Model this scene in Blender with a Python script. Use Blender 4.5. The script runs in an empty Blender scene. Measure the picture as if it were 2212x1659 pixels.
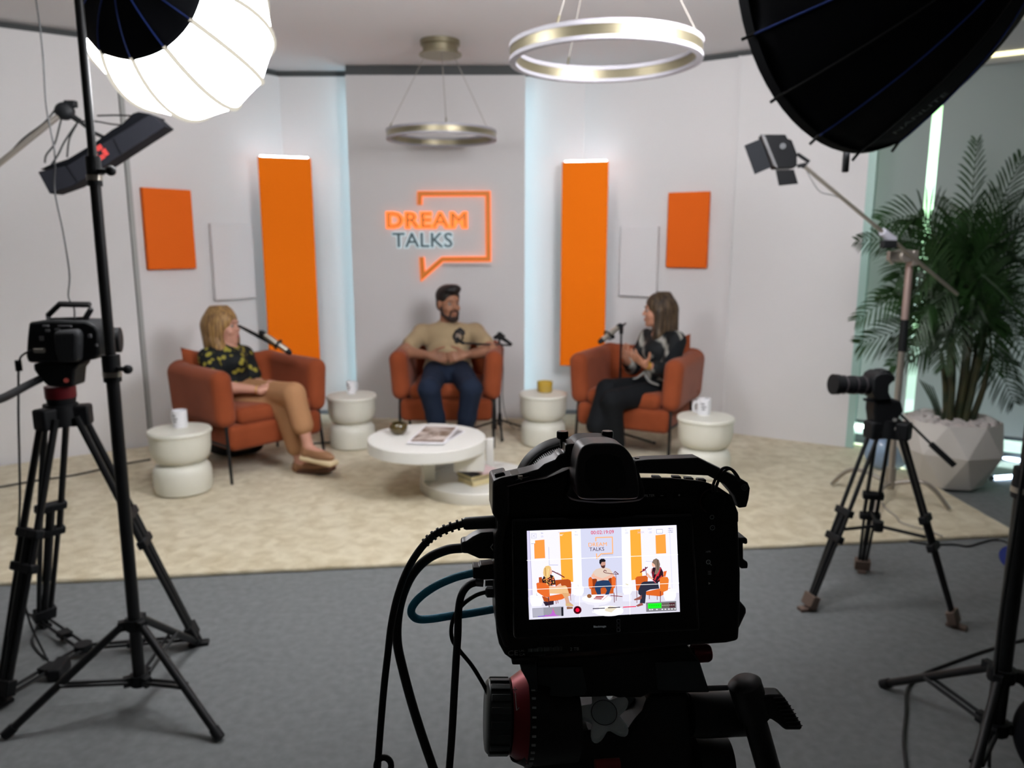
import bpy, bmesh, math, random
import numpy as np
from mathutils import Vector, Matrix, Quaternion, Euler
PI = math.pi
random.seed(7)
sc = bpy.context.scene
COL = sc.collection
# ---------------- camera ----------------
F, CX, CY, CH = 1650.0, 1106.0, 829.5, 1.45
PITCH = math.radians(10.4)
cp, sp = math.cos(PITCH), math.sin(PITCH)
cam_data = bpy.data.cameras.new('camera'); cam = bpy.data.objects.new('camera', cam_data); COL.objects.link(cam)
cam.location = (0, 0, CH); cam.rotation_euler = (PI/2 - PITCH, 0, 0)
cam_data.sensor_width = 36; cam_data.lens = 36*F/2212
cam_data.clip_start = 0.02; cam_data.clip_end = 200
cam_data.dof.use_dof = True; cam_data.dof.focus_distance = 0.54; cam_data.dof.aperture_fstop = 10.5
sc.camera = cam
# ---------------- light and exposure ----------------
P_LANTERN = 23.0      # emission of the lit half of the lantern
P_DOME = 33.0         # front cloth of the big dome
P_STRIP = 7.0        # cool white strips behind the panels
sc.view_settings.view_transform = 'Standard'; sc.view_settings.look = 'None'
sc.view_settings.exposure = 0.35; sc.view_settings.gamma = 1.0
sc.view_settings.use_curve_mapping = False
sun_data = bpy.data.lights.new('sun', 'SUN'); sun_data.energy = 13.0; sun_data.color = (.80, 1.0, .95); sun_data.angle = math.radians(2)
sun = bpy.data.objects.new('sun', sun_data); COL.objects.link(sun)
SUN_DIR = Vector((.495*.57, .869*.57, .82)).normalized()      # towards the sun, outside the window wall; the roof overhang shades the upper blinds
sun.rotation_euler = SUN_DIR.to_track_quat('Z', 'Y').to_euler(); sun.location = SUN_DIR*12
world = bpy.data.worlds.new('world'); sc.world = world; world.use_nodes = True
wn = world.node_tree.nodes; wl = world.node_tree.links
wn.clear()
wo = wn.new('ShaderNodeOutputWorld'); wb = wn.new('ShaderNodeBackground')
wb.inputs['Color'].default_value = (0.62, 0.86, 0.72, 1); wb.inputs['Strength'].default_value = 3.2
wtc = wn.new('ShaderNodeTexCoord'); wno = wn.new('ShaderNodeTexNoise'); wno.inputs['Scale'].default_value = 9
wcr = wn.new('ShaderNodeValToRGB')
wcr.color_ramp.elements[0].position = .42; wcr.color_ramp.elements[0].color = (.35, .75, .30, 1)
wcr.color_ramp.elements[1].position = .6; wcr.color_ramp.elements[1].color = (.70, .95, .92, 1)
wl.new(wtc.outputs['Generated'], wno.inputs['Vector']); wl.new(wno.outputs['Fac'], wcr.inputs['Fac'])
wl.new(wcr.outputs['Color'], wb.inputs['Color']); wl.new(wb.outputs[0], wo.inputs[0])

# ---------------- pixel helpers: photograph pixel -> point of the room ----------------
def ray(px, py):
    dx, dy = (px-CX)/F, (CY-py)/F
    return Vector((dx, cp + dy*sp, -sp + dy*cp))
def at(px, py, Y):
    r = ray(px, py); t = Y/r.y
    return Vector((r.x*t, Y, CH + r.z*t))
def gr(px, py, z=0.0):
    r = ray(px, py); t = (z-CH)/r.z
    return Vector((r.x*t, r.y*t, z))
def onwall(px, py, A, B):
    r = ray(px, py); d = Vector((B[0]-A[0], B[1]-A[1]))
    n = Vector((-d.y, d.x)); t = (n.x*A[0]+n.y*A[1])/(n.x*r.x+n.y*r.y)
    return Vector((r.x*t, r.y*t, CH+r.z*t))
# ---------------- materials ----------------
MATS = {}
def s2l(h):
    if isinstance(h, str):
        h = h.lstrip('#'); c = [int(h[i:i+2], 16)/255 for i in (0, 2, 4)]
    else: c = h
    return tuple(x/12.92 if x <= .04045 else ((x+.055)/1.055)**2.4 for x in c) + (1.0,)
def mat(name, col, rough=.6, metal=0, emit=None, estr=0, bump=0, bscale=200, var=0, vscale=5, col2=None, sheen=0, spec=.5, alpha=1, trans=0, coat=0, detail=4, ramp=(.4, .6), vec='Object', distort=0):
    if name in MATS: return MATS[name]
    m = bpy.data.materials.new(name); m.use_nodes = True
    nt = m.node_tree; b = nt.nodes['Principled BSDF']
    c = s2l(col)
    b.inputs['Base Color'].default_value = c
    b.inputs['Roughness'].default_value = rough; b.inputs['Metallic'].default_value = metal
    b.inputs['Specular IOR Level'].default_value = spec
    if sheen: b.inputs['Sheen Weight'].default_value = sheen; b.inputs['Sheen Roughness'].default_value = .4
    if coat: b.inputs['Coat Weight'].default_value = coat
    if trans: b.inputs['Transmission Weight'].default_value = trans; b.inputs['IOR'].default_value = 1.45
    if alpha < 1: b.inputs['Alpha'].default_value = alpha
    if emit is not None:
        b.inputs['Emission Color'].default_value = s2l(emit); b.inputs['Emission Strength'].default_value = estr
    tc = None
    if col2 is not None:
        tc = nt.nodes.new('ShaderNodeTexCoord'); n = nt.nodes.new('ShaderNodeTexNoise'); n.inputs['Scale'].default_value = vscale
        n.inputs['Detail'].default_value = detail; n.inputs['Distortion'].default_value = distort
        r = nt.nodes.new('ShaderNodeValToRGB')
        r.color_ramp.elements[0].position = ramp[0]; r.color_ramp.elements[1].position = ramp[1]
        r.color_ramp.elements[0].color = c; r.color_ramp.elements[1].color = s2l(col2)
        nt.links.new(tc.outputs[vec], n.inputs['Vector']); nt.links.new(n.outputs['Fac'], r.inputs['Fac'])
        nt.links.new(r.outputs['Color'], b.inputs['Base Color'])
    if bump:
        tc = tc or nt.nodes.new('ShaderNodeTexCoord'); n = nt.nodes.new('ShaderNodeTexNoise'); n.inputs['Scale'].default_value = bscale
        n.inputs['Detail'].default_value = 3
        bp = nt.nodes.new('ShaderNodeBump'); bp.inputs['Strength'].default_value = bump; bp.inputs['Distance'].default_value = .01
        nt.links.new(tc.outputs[vec], n.inputs['Vector']); nt.links.new(n.outputs['Fac'], bp.inputs['Height'])
        nt.links.new(bp.outputs['Normal'], b.inputs['Normal'])
    MATS[name] = m
    return m
def emis(name, col, s):
    if name in MATS: return MATS[name]
    m = bpy.data.materials.new(name); m.use_nodes = True; nt = m.node_tree; nt.nodes.clear()
    o = nt.nodes.new('ShaderNodeOutputMaterial'); e = nt.nodes.new('ShaderNodeEmission')
    e.inputs[0].default_value = s2l(col); e.inputs[1].default_value = s
    nt.links.new(e.outputs[0], o.inputs[0]); MATS[name] = m
    return m
# ---------------- mesh builder ----------------
def frame(d, up=Vector((0, 0, 1))):
    d = Vector(d).normalized()
    x = d.cross(up)
    if x.length < 1e-5: x = d.cross(Vector((1, 0, 0)))
    x.normalize(); y = x.cross(d)
    return x, y
class MB:
    def __init__(s): s.v = []; s.f = []; s.m = []
    def add(s, vs, fs, mi=0):
        o = len(s.v); s.v += [Vector(v) for v in vs]; s.f += [tuple(i+o for i in f) for f in fs]; s.m += [mi]*len(fs); return s
    def box(s, c, d, R=None, mi=0, top=None):
        c = Vector(c); hx, hy, hz = d[0]/2, d[1]/2, d[2]/2; vs = []
        t = top or (1, 1)
        for z in (-1, 1):
            k = t if z > 0 else (1, 1)
            for x, y in ((-1, -1), (1, -1), (1, 1), (-1, 1)):
                v = Vector((x*hx*k[0], y*hy*k[1], z*hz)); vs.append(c + (R @ v if R else v))
        return s.add(vs, [(3, 2, 1, 0), (4, 5, 6, 7), (0, 1, 5, 4), (1, 2, 6, 5), (2, 3, 7, 6), (3, 0, 4, 7)], mi)
    def tube(s, pts, r, n=10, mi=0, cap=True, flat=1.0, up=None, closed=False):
        pts = [Vector(p) for p in pts]; N = len(pts); rs = r if isinstance(r, (list, tuple)) else [r]*N
        vs = []; fs = []; px = None
        for i, p in enumerate(pts):
            if closed: d = pts[(i+1) % N]-pts[i-1]
            else: d = pts[min(i+1, N-1)]-pts[max(i-1, 0)]
            if d.length < 1e-9: d = Vector((0, 0, 1))
            d.normalize()
            if px is None: x, y = frame(d, up or Vector((0, 0, 1)))
            else:
                x = px - d*px.dot(d)
                if x.length < 1e-6: x, y = frame(d)
                x.normalize(); y = x.cross(d)
            px = x
            for k in range(n):
                a = 2*PI*k/n; vs.append(p + (x*math.cos(a) + y*math.sin(a)*flat)*rs[i])
        for i in range(N if closed else N-1):
            j = (i+1) % N
            for k in range(n):
                fs.append((i*n+k, i*n+(k+1) % n, j*n+(k+1) % n, j*n+k))
        if cap and not closed: fs.append(tuple(range(n))[::-1]); fs.append(tuple(range((N-1)*n, N*n)))
        return s.add(vs, fs, mi)
    def cyl(s, a, b, r, r2=None, n=20, mi=0): return s.tube([a, b], [r, r if r2 is None else r2], n, mi)
    def lathe(s, prof, n=32, c=(0, 0, 0), R=None, mi=0, a0=0, a1=2*PI, cap=False):
        c = Vector(c); full = abs(a1-a0-2*PI) < 1e-6; m = n if full else n+1; vs = []; fs = []
        for r, z in prof:
            for k in range(m):
                a = a0+(a1-a0)*k/n; v = Vector((r*math.cos(a), r*math.sin(a), z)); vs.append(c + (R @ v if R else v))
        for i in range(len(prof)-1):
            for k in range(n if full else n):
                k2 = (k+1) % m if full else k+1
                fs.append((i*m+k, i*m+k2, (i+1)*m+k2, (i+1)*m+k))
        if cap: fs.append(tuple(range(m))[::-1]); fs.append(tuple(range((len(prof)-1)*m, len(prof)*m)))
        return s.add(vs, fs, mi)
    def prism(s, poly, d0, d1, M, mi=0, scale1=1.0, c=(0, 0)):
        # poly: 2D points (x, z) ; extruded along local y from d0 to d1; M maps local (x, y, z) to wanted frame
        n = len(poly); vs = [M((x, d0, z)) for x, z in poly] + [M((c[0]+(x-c[0])*scale1, d1, c[1]+(z-c[1])*scale1)) for x, z in poly]
        fs = [tuple(range(n)), tuple(range(n, 2*n))[::-1]] + [(i, i+n, (i+1) % n+n, (i+1) % n) for i in range(n)]
        return s.add(vs, fs, mi)
    def ball(s, c, r, R=None, nu=16, nv=10, mi=0):
        c = Vector(c); r = (r, r, r) if not isinstance(r, (tuple, list)) else r; vs = []; fs = []
        for i in range(nv+1):
            t = PI*i/nv
            for k in range(nu):
                a = 2*PI*k/nu; v = Vector((r[0]*math.sin(t)*math.cos(a), r[1]*math.sin(t)*math.sin(a), r[2]*math.cos(t)))
                vs.append(c + (R @ v if R else v))
        for i in range(nv):
            for k in range(nu): fs.append((i*nu+k, (i+1)*nu+k, (i+1)*nu+(k+1) % nu, i*nu+(k+1) % nu))
        return s.add(vs, fs, mi)
    def build(s, name, mats, parent=None, bevel=0, seg=2, smooth=40, sub=0, solid=0, fix=True):
        me = bpy.data.meshes.new(name)
        inv = parent_inv(parent)
        me.from_pydata([inv @ v for v in s.v], [], s.f)
        if not isinstance(mats, (list, tuple)): mats = [mats]
        for m in mats: me.materials.append(m)
        if len(mats) > 1: me.polygons.foreach_set('material_index', s.m)
        me.validate()
        if fix:
            bm = bmesh.new(); bm.from_mesh(me); bmesh.ops.remove_doubles(bm, verts=bm.verts, dist=1e-6)
            bmesh.ops.recalc_face_normals(bm, faces=bm.faces); bm.to_mesh(me); bm.free()
        return finish(me, name, parent, bevel, seg, smooth, sub, solid)
def parent_inv(parent):
    M = Matrix.Identity(4)
    while parent is not None:
        M = M @ (Matrix.Translation(parent.location) @ parent.rotation_euler.to_matrix().to_4x4()).inverted() if parent.parent is None else M
        parent = parent.parent
    return M
def finish(me, name, parent, bevel=0, seg=2, smooth=40, sub=0, solid=0):
    if smooth:
        me.polygons.foreach_set('use_smooth', [True]*len(me.polygons))
        if smooth < 180: me.set_sharp_from_angle(angle=math.radians(smooth))
    me.update()
    o = bpy.data.objects.new(name, me); COL.objects.link(o)
    if parent is not None: o.parent = parent
    if solid:
        md = o.modifiers.new('thickness', 'SOLIDIFY'); md.thickness = solid; md.offset = 0
    if bevel:
        md = o.modifiers.new('bevel', 'BEVEL'); md.width = bevel; md.segments = seg; md.limit_method = 'ANGLE'; md.angle_limit = math.radians(40); md.harden_normals = False
    if sub:
        md = o.modifiers.new('sub', 'SUBSURF'); md.levels = sub; md.render_levels = sub
    return o
def tag(o, label=None, cat=None, group=None, kind=None):
    if label: o['label'] = label
    if cat: o['category'] = cat
    if group: o['group'] = group
    if kind: o['kind'] = kind
    return o
def thing(name, loc, label, cat, rz=0, group=None):
    o = bpy.data.objects.new(name, None); COL.objects.link(o); o.empty_display_size = .1
    o.location = loc; o.rotation_euler = (0, 0, rz)
    return tag(o, label, cat, group)
def copy_tree(o, parent=None):
    c = o.copy(); COL.objects.link(c)
    if parent is not None: c.parent = parent
    for ch in list(o.children): copy_tree(ch, c)
    return c
def text_mesh(body, size, M, name, m, parent=None, ext=0.0, align='CENTER', sx=1.0, bold=0.0, spacing=1.0):
    cu = bpy.data.curves.new(name, 'FONT'); cu.body = body; cu.size = size; cu.align_x = align; cu.align_y = 'CENTER'
    cu.extrude = ext; cu.offset = bold; cu.resolution_u = 3; cu.space_character = spacing
    t = bpy.data.objects.new('text_tmp', cu); COL.objects.link(t)
    dg = bpy.context.evaluated_depsgraph_get(); me = bpy.data.meshes.new_from_object(t.evaluated_get(dg))
    bpy.data.objects.remove(t); bpy.data.curves.remove(cu)
    inv = parent_inv(parent)
    for v in me.vertices: v.co = inv @ M(Vector((v.co.x*sx, v.co.y, v.co.z)))
    me.materials.clear(); me.materials.append(m)
    return finish(me, name, parent, smooth=0)
# ---------------- smooth implicit bodies (numpy surface nets) ----------------
def implicit(prims, h):
    lo = np.full(3, 1e9); hi = np.full(3, -1e9); bb = []
    for p in prims:
        k = p['k']
        if p['t'] == 'c':
            a, b = np.array(p['a']), np.array(p['b']); r = max(p['ra'], p['rb']); l = np.minimum(a, b)-r; u = np.maximum(a, b)+r
        elif p['t'] == 'e':
            c = np.array(p['c']); r = max(p['r']); l = c-r; u = c+r
        else:
            c = np.array(p['c']); r = np.linalg.norm(p['s'])+p['rd']; l = c-r; u = c+r
        bb.append((l, u))
        if not p.get('neg'): lo = np.minimum(lo, l); hi = np.maximum(hi, u)
    lo -= 3*h; hi += 3*h; n = np.ceil((hi-lo)/h).astype(int)+1
    D = np.full(n, 1e3, np.float32)
    ax = [lo[i]+h*np.arange(n[i]) for i in range(3)]
    for p, (l, u) in zip(prims, bb):
        mg = p['k']+3*h
        i0 = np.maximum(0, ((l-mg-lo)/h).astype(int)); i1 = np.minimum(n, ((u+mg-lo)/h).astype(int)+2)
        if np.any(i1 <= i0): continue
        X, Y, Z = np.meshgrid(ax[0][i0[0]:i1[0]], ax[1][i0[1]:i1[1]], ax[2][i0[2]:i1[2]], indexing='ij')
        if p['t'] == 'c':
            a, b = np.array(p['a']), np.array(p['b']); ab = b-a; L = max(ab@ab, 1e-12)
            t = np.clip(((X-a[0])*ab[0]+(Y-a[1])*ab[1]+(Z-a[2])*ab[2])/L, 0, 1)
            d = np.sqrt((X-a[0]-t*ab[0])**2+(Y-a[1]-t*ab[1])**2+(Z-a[2]-t*ab[2])**2)-(p['ra']+(p['rb']-p['ra'])*t)
        else:
            c = p['c']; R = p.get('R')
            P = [X-c[0], Y-c[1], Z-c[2]]
            if R is not None:
                Rm = np.array(R.to_3x3()); P = [Rm[0, i]*P[0]+Rm[1, i]*P[1]+Rm[2, i]*P[2] for i in range(3)]
            if p['t'] == 'e':
                r = p['r']; k0 = np.sqrt((P[0]/r[0])**2+(P[1]/r[1])**2+(P[2]/r[2])**2)
                k1 = np.sqrt((P[0]/r[0]**2)**2+(P[1]/r[1]**2)**2+(P[2]/r[2]**2)**2)+1e-9; d = k0*(k0-1)/k1
            else:
                s = p['s']; rd = p['rd']; q = [np.abs(P[i])-(s[i]-rd) for i in range(3)]
                d = np.sqrt(sum(np.maximum(v, 0)**2 for v in q))+np.minimum(np.maximum(q[0], np.maximum(q[1], q[2])), 0)-rd
        S = D[i0[0]:i1[0], i0[1]:i1[1], i0[2]:i1[2]]; k = max(p['k'], 1e-4)
        if p.get('neg'):
            hh = np.clip(.5-.5*(S+d)/k, 0, 1); S[...] = S*(1-hh)-d*hh+k*hh*(1-hh)
        else:
            hh = np.clip(.5+.5*(S-d)/k, 0, 1); S[...] = S*(1-hh)+d*hh-k*hh*(1-hh)
    s = D < 0
    c = np.stack([s[i:n[0]-1+i, j:n[1]-1+j, k:n[2]-1+k] for i in (0, 1) for j in (0, 1) for k in (0, 1)])
    cnt = c.sum(0); act = (cnt > 0) & (cnt < 8); idx = -np.ones(act.shape, int); I = np.argwhere(act); idx[act] = np.arange(len(I))
    pos = np.zeros((len(I), 3)); w = np.zeros(len(I))
    cor = [(i, j, k) for i in (0, 1) for j in (0, 1) for k in (0, 1)]
    for a in range(8):
        for b in range(a+1, 8):
            if sum(abs(cor[a][q]-cor[b][q]) for q in range(3)) != 1: continue
            A = I+cor[a]; B = I+cor[b]; da = D[A[:, 0], A[:, 1], A[:, 2]]; db = D[B[:, 0], B[:, 1], B[:, 2]]
            m = (da < 0) != (db < 0); t = np.where(m, da/np.where(m, da-db, 1), 0)[:, None]
            pos += np.where(m[:, None], np.array(cor[a])+t*(np.array(cor[b])-np.array(cor[a])), 0); w += m
    V = lo+(I+pos/w[:, None])*h
    Fs = []
    for q in range(3):
        e = np.zeros(3, int); e[q] = 1; u, v = [(1, 2), (2, 0), (0, 1)][q]
        A = s[tuple(slice(0, n[i]-e[i]) for i in range(3))]; B = s[tuple(slice(e[i], n[i]) for i in range(3))]
        E = np.argwhere(A != B); E = E[(E[:, u] > 0) & (E[:, v] > 0)]
        eu = np.zeros(3, int); eu[u] = 1; ev = np.zeros(3, int); ev[v] = 1
        g = lambda Z: idx[Z[:, 0], Z[:, 1], Z[:, 2]]
        ok = (E[:, u] < act.shape[u]) & (E[:, v] < act.shape[v]); E = E[ok]
        Q = np.stack([g(E-eu-ev), g(E-ev), g(E), g(E-eu)], 1)
        fl = ~s[E[:, 0], E[:, 1], E[:, 2]]; Q[fl] = Q[fl][:, ::-1]; Fs.append(Q)
    return V, np.concatenate(Fs)
def K(a, b, ra, rb=None, k=.02, neg=False): return dict(t='c', a=tuple(a), b=tuple(b), ra=ra, rb=ra if rb is None else rb, k=k, neg=neg)
def El(c, r, R=None, k=.02, neg=False): return dict(t='e', c=tuple(c), r=tuple(r), R=R, k=k, neg=neg)
def Bx(c, s, rd, R=None, k=.01, neg=False): return dict(t='b', c=tuple(c), s=tuple(s), rd=rd, R=R, k=k, neg=neg)
def blob(prims, h, name, m, parent=None, M=None, smooth_it=2):
    V, Q = implicit(prims, h)
    for _ in range(smooth_it):
        nb = np.zeros_like(V); ct = np.zeros(len(V))
        for a, b in ((0, 1), (1, 2), (2, 3), (3, 0)):
            np.add.at(nb, Q[:, a], V[Q[:, b]]); np.add.at(ct, Q[:, a], 1); np.add.at(nb, Q[:, b], V[Q[:, a]]); np.add.at(ct, Q[:, b], 1)
        V = V*.5+.5*nb/np.maximum(ct, 1)[:, None]
    T = parent_inv(parent) @ (M or Matrix.Identity(4)); Tn = np.array(T)
    V = V@Tn[:3, :3].T+Tn[:3, 3]
    me = bpy.data.meshes.new(name); me.vertices.add(len(V)); me.vertices.foreach_set('co', V.astype(np.float32).ravel())
    me.loops.add(len(Q)*4); me.loops.foreach_set('vertex_index', Q.ravel().astype(np.int32)); me.polygons.add(len(Q))
    me.polygons.foreach_set('loop_start', (np.arange(len(Q))*4).astype(np.int32)); me.update(calc_edges=True); me.validate()
    me.materials.append(m)
    return finish(me, name, parent, smooth=180)
def spline(pts, n=8, closed=False):
    P = [Vector(p) for p in pts]; out = []; N = len(P)
    for i in range(N if closed else N-1):
        if closed: a, b, c, d = P[i-1], P[i], P[(i+1) % N], P[(i+2) % N]
        else: a, b, c, d = P[max(i-1, 0)], P[i], P[i+1], P[min(i+2, N-1)]
        for k in range(n):
            t = k/n; out.append(.5*((2*b)+(c-a)*t+(2*a-5*b+4*c-d)*t*t+(3*b-a-3*c+d)*t**3))
    if not closed: out.append(P[-1])
    return out
# ================= THE SETTING =================
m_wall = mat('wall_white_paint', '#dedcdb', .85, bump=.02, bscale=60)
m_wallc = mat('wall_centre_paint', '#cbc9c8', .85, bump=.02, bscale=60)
m_ceil = mat('ceiling_paint', '#d3d1d2', .9)
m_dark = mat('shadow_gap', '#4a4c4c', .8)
m_floor = mat('grey_carpet_tile', '#7f8282', .95, col2='#727575', vscale=30, ramp=(.3, .7), bump=.5, bscale=420, spec=.2)
m_rug = mat('beige_shag', '#dcd2b6', .95, col2='#bfb190', vscale=13, ramp=(.35, .72), bump=.6, bscale=170, spec=.1, distort=.6, sheen=.3)
ZC = 2.80; ZW = 2.755
CL = Vector((-1.85, 6.40)); CR = Vector((0.58, 6.40))
SL = gr(321, 966).xy; SR = gr(1562, 938).xy
WL = gr(0, 1009).xy; WR = gr(1826, 971).xy
def seg(name, p, q, z0, z1, m, t=.06, back=0.0, parent=None, kind='structure', bevel=0):
    p = Vector(p); q = Vector(q); d = (q-p).normalized(); n = Vector((-d.y, d.x))
    if n.y < 0: n = -n
    b = MB(); a0 = p+n*back; a1 = q+n*back; b0 = p+n*(back+t); b1 = q+n*(back+t)
    vs = [(a.x, a.y, z) for z in (z0, z1) for a in (a0, a1, b1, b0)]
    b.add(vs, [(3, 2, 1, 0), (4, 5, 6, 7), (0, 1, 5, 4), (1, 2, 6, 5), (2, 3, 7, 6), (3, 0, 4, 7)])
    o = b.build(name, m, parent, bevel=bevel, smooth=0)
    if parent is None and kind: o['kind'] = kind
    return o
b = MB(); b.box((0, 1.6, -.05), (11, 11, .1)); b.build('floor', m_floor, smooth=0)['kind'] = 'structure'
_wa, _wb = gr(1850, 912, .17).xy, gr(2212, 954, .17).xy; _wd = (_wb-_wa).normalized(); _wn = Vector((-_wd.y, _wd.x)); _wn = _wn if _wn.y > 0 else -_wn
_e0, _e1 = _wa-_wd*.45+_wn*1.24, _wb+_wd*2.2+_wn*1.24
b = MB(); b.prism([(-5.5, -3.9), (5.5, -3.9), (_e1.x, _e1.y), (_e0.x, _e0.y), (_e0.x-.5, 6.7), (-5.5, 6.7)], ZC, ZC+.1, lambda v: Vector((v[0], v[2], v[1]))); b.build('ceiling', m_ceil, smooth=0)['kind'] = 'structure'
dl = (WL-SL).normalized(); LE = SL+dl*3.0
dr = (WR-SR).normalized(); RE = WR+dr*0.0
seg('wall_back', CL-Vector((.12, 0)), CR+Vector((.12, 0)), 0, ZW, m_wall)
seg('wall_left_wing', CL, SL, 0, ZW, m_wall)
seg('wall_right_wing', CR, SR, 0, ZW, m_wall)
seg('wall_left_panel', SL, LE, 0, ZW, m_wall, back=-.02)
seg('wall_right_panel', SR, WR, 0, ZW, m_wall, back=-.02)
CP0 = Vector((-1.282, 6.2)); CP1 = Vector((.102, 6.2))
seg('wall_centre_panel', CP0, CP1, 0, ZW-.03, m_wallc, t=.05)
# dark shadow gap between the panels and the ceiling
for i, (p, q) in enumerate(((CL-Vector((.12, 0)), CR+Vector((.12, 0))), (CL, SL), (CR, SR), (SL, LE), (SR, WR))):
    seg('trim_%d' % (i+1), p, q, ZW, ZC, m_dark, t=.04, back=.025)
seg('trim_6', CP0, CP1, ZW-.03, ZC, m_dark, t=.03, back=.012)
m_base = mat('baseboard_grey', '#7d858c', .5)
seg('baseboard_back', CL, CR, 0, .05, m_base, t=.012, back=-.012)
m_seam = mat('seam_profile', '#a9aba8', .5, metal=.3)
seg('trim_7', SL-(LE-SL).normalized()*-.0, SL+(CL-SL).normalized()*.03, 0, ZW, m_seam, t=.02, back=-.028)
seg('trim_8', SR, SR+(CR-SR).normalized()*.02, 0, ZW, m_wall, t=.02, back=-.032)
# side and rear walls of the room (outside the frame)
m_out = mat('room_wall_paint', '#a8a6a3', .9)
for nm, p, q in (('wall_left', (LE.x, LE.y), (LE.x-.2, -3.5)), ('wall_right', (4.75, 4.3), (4.75, -3.5))):
    b = MB(); b.box(((p[0]+q[0])/2, (p[1]+q[1])/2, ZC/2), (.08, abs(p[1]-q[1])+.3, ZC)); b.build(nm, m_out, smooth=0)['kind'] = 'structure'
b = MB(); b.box((0, -3.6, ZC/2), (11, .1, ZC)); b.build('wall_rear', mat('rear_wall', '#6f6f6e', .9), smooth=0)['kind'] = 'structure'

# ---- window wall with roller blinds on the right ----
WA = gr(1850, 912, .17).xy; WB = gr(2212, 954, .17).xy
wd = (WB-WA).normalized(); W0 = WA-wd*.25; W1 = WB+wd*1.75
m_blind = mat('roller_blind_fabric', '#a6abaa', .9, bump=.05, bscale=300)
nt = m_blind.node_tree; bs = nt.nodes['Principled BSDF']; tr = nt.nodes.new('ShaderNodeBsdfTranslucent'); tr.inputs[0].default_value = s2l('#c2bdc2')
mx = nt.nodes.new('ShaderNodeMixShader'); mx.inputs[0].default_value = .34
nt.links.new(bs.outputs[0], mx.inputs[1]); nt.links.new(tr.outputs[0], mx.inputs[2]); nt.links.new(mx.outputs[0], nt.nodes['Material Output'].inputs[0])
def wpt(px, py): 
    p = onwall(px, py, W0, W1); return (p.xy-W0).dot(wd)
s_slit0, s_slit1 = wpt(1959, 820), wpt(1979, 820)
win = tag(bpy.data.objects.new('window_1', None), kind='structure'); COL.objects.link(win)
m_glass = mat('window_glass', '#dfeeea', .02, alpha=.1)
m_wframe = mat('window_frame_grey', '#565c60', .5)
zb = .165
b = MB(); p = W0+wd*s_slit0
def wbox(name, s0, s1, z0, z1, m, t=.006, back=0.0, parent=win): return seg(name, W0+wd*s0, W0+wd*s1, z0, z1, m, t=t, back=back, parent=parent, kind=None)
wlen = (W1-W0).length
wbox('pane', 0, wlen, .06, 2.55, m_glass, t=.006, back=.14)
wbox('sill_frame', 0, wlen, 0, .06, m_wframe, t=.05, back=.12)
wbox('middle_frame', s_slit0-.62, s_slit0-.58, .06, 2.55, m_wframe, t=.05, back=.12)
wbox('head_frame', 0, wlen, 2.55, ZC, m_wall, t=.08, back=.10)
bl = thing('roller_blind', (*(W0+wd*s_slit0*.5), zb), 'grey roller blind between the pale edge strip and the bright daylight gap', 'blind')
wbox('fabric', .0, s_slit0, zb+.02, 2.56, m_blind, t=.003, back=.02, parent=bl)
wbox('bottom_rail', .0, s_slit0, zb, zb+.022, m_wframe, t=.014, back=.014, parent=bl)
bl2 = thing('roller_blind', (*(W0+wd*(s_slit1+wlen)*.5), zb), 'grey roller blind behind the potted palm, right of the bright daylight gap', 'blind')
wbox('fabric', s_slit1, wlen, zb+.02, 2.56, m_blind, t=.003, back=.02, parent=bl2)
wbox('bottom_rail', s_slit1, wlen, zb, zb+.022, m_wframe, t=.014, back=.014, parent=bl2)
pel = tag(bpy.data.objects.new('trim_9', None), kind='structure'); COL.objects.link(pel)
wbox('pelmet', .1, wlen, 2.56, ZC, mat('pelmet_grey', '#8d9090', .7), t=.10, back=-.02, parent=pel)
wbox('light_profile', .1, wlen, 2.60, 2.625, emis('warm_profile_light', '#fff2b8', 2.2), t=.01, back=-.031, parent=pel)
# pale green glass edge closing the right panel
gp = tag(MB().box((0, 0, 0), (.001, .001, .001)).build('trim_10', m_wframe), kind='structure'); bpy.data.objects.remove(gp)
seg('trim_10', WR+dr*.0, WR+dr*.05, 0, ZW, mat('green_glass_edge', '#a9c9c0', .25), t=.10, back=-.02)
# glowing bars added for daylight and reflection streaks along the window
m_refl_glow = emis('cool_reflection_glow', '#cfe6ff', 9)
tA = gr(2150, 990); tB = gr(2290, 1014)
def added_glow(a, b_, label, m=m_refl_glow, r=.012):
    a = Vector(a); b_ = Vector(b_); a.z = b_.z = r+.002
    t = thing('added_glow', ((a+b_)/2).to_tuple()[:2]+(0,), label, 'light')
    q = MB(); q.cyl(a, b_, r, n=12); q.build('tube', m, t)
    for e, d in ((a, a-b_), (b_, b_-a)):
        q = MB(); q.cyl(e, e+d.normalized()*.02, r*1.15, n=12); q.build('glow_end', m_wframe, t)
added_glow(tA, tB, 'added cool white glow for a floor reflection, the farther of two right of the planter')  # this bar and the next are added for reflection streaks
added_glow(gr(2145, 1037), gr(2290, 1027), 'added cool white glow for a floor reflection, the nearer of two right of the planter')
added_glow(gr(1836, 921), gr(2120, 962), 'added white glow for daylight under the blind, behind the edge of the right wall panel', emis('blind_gap_glow', '#e2fff0', 26))  # added for daylight under the blind, lengthened to brighten the lower blinds
# daylight outside is the world; the ground outside
b = MB(); b.box((8, 9, -.2), (16, 10, .1)); b.build('ground_outside', mat('outside_paving', '#4c524e', .9), smooth=0)['kind'] = 'structure'

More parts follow.
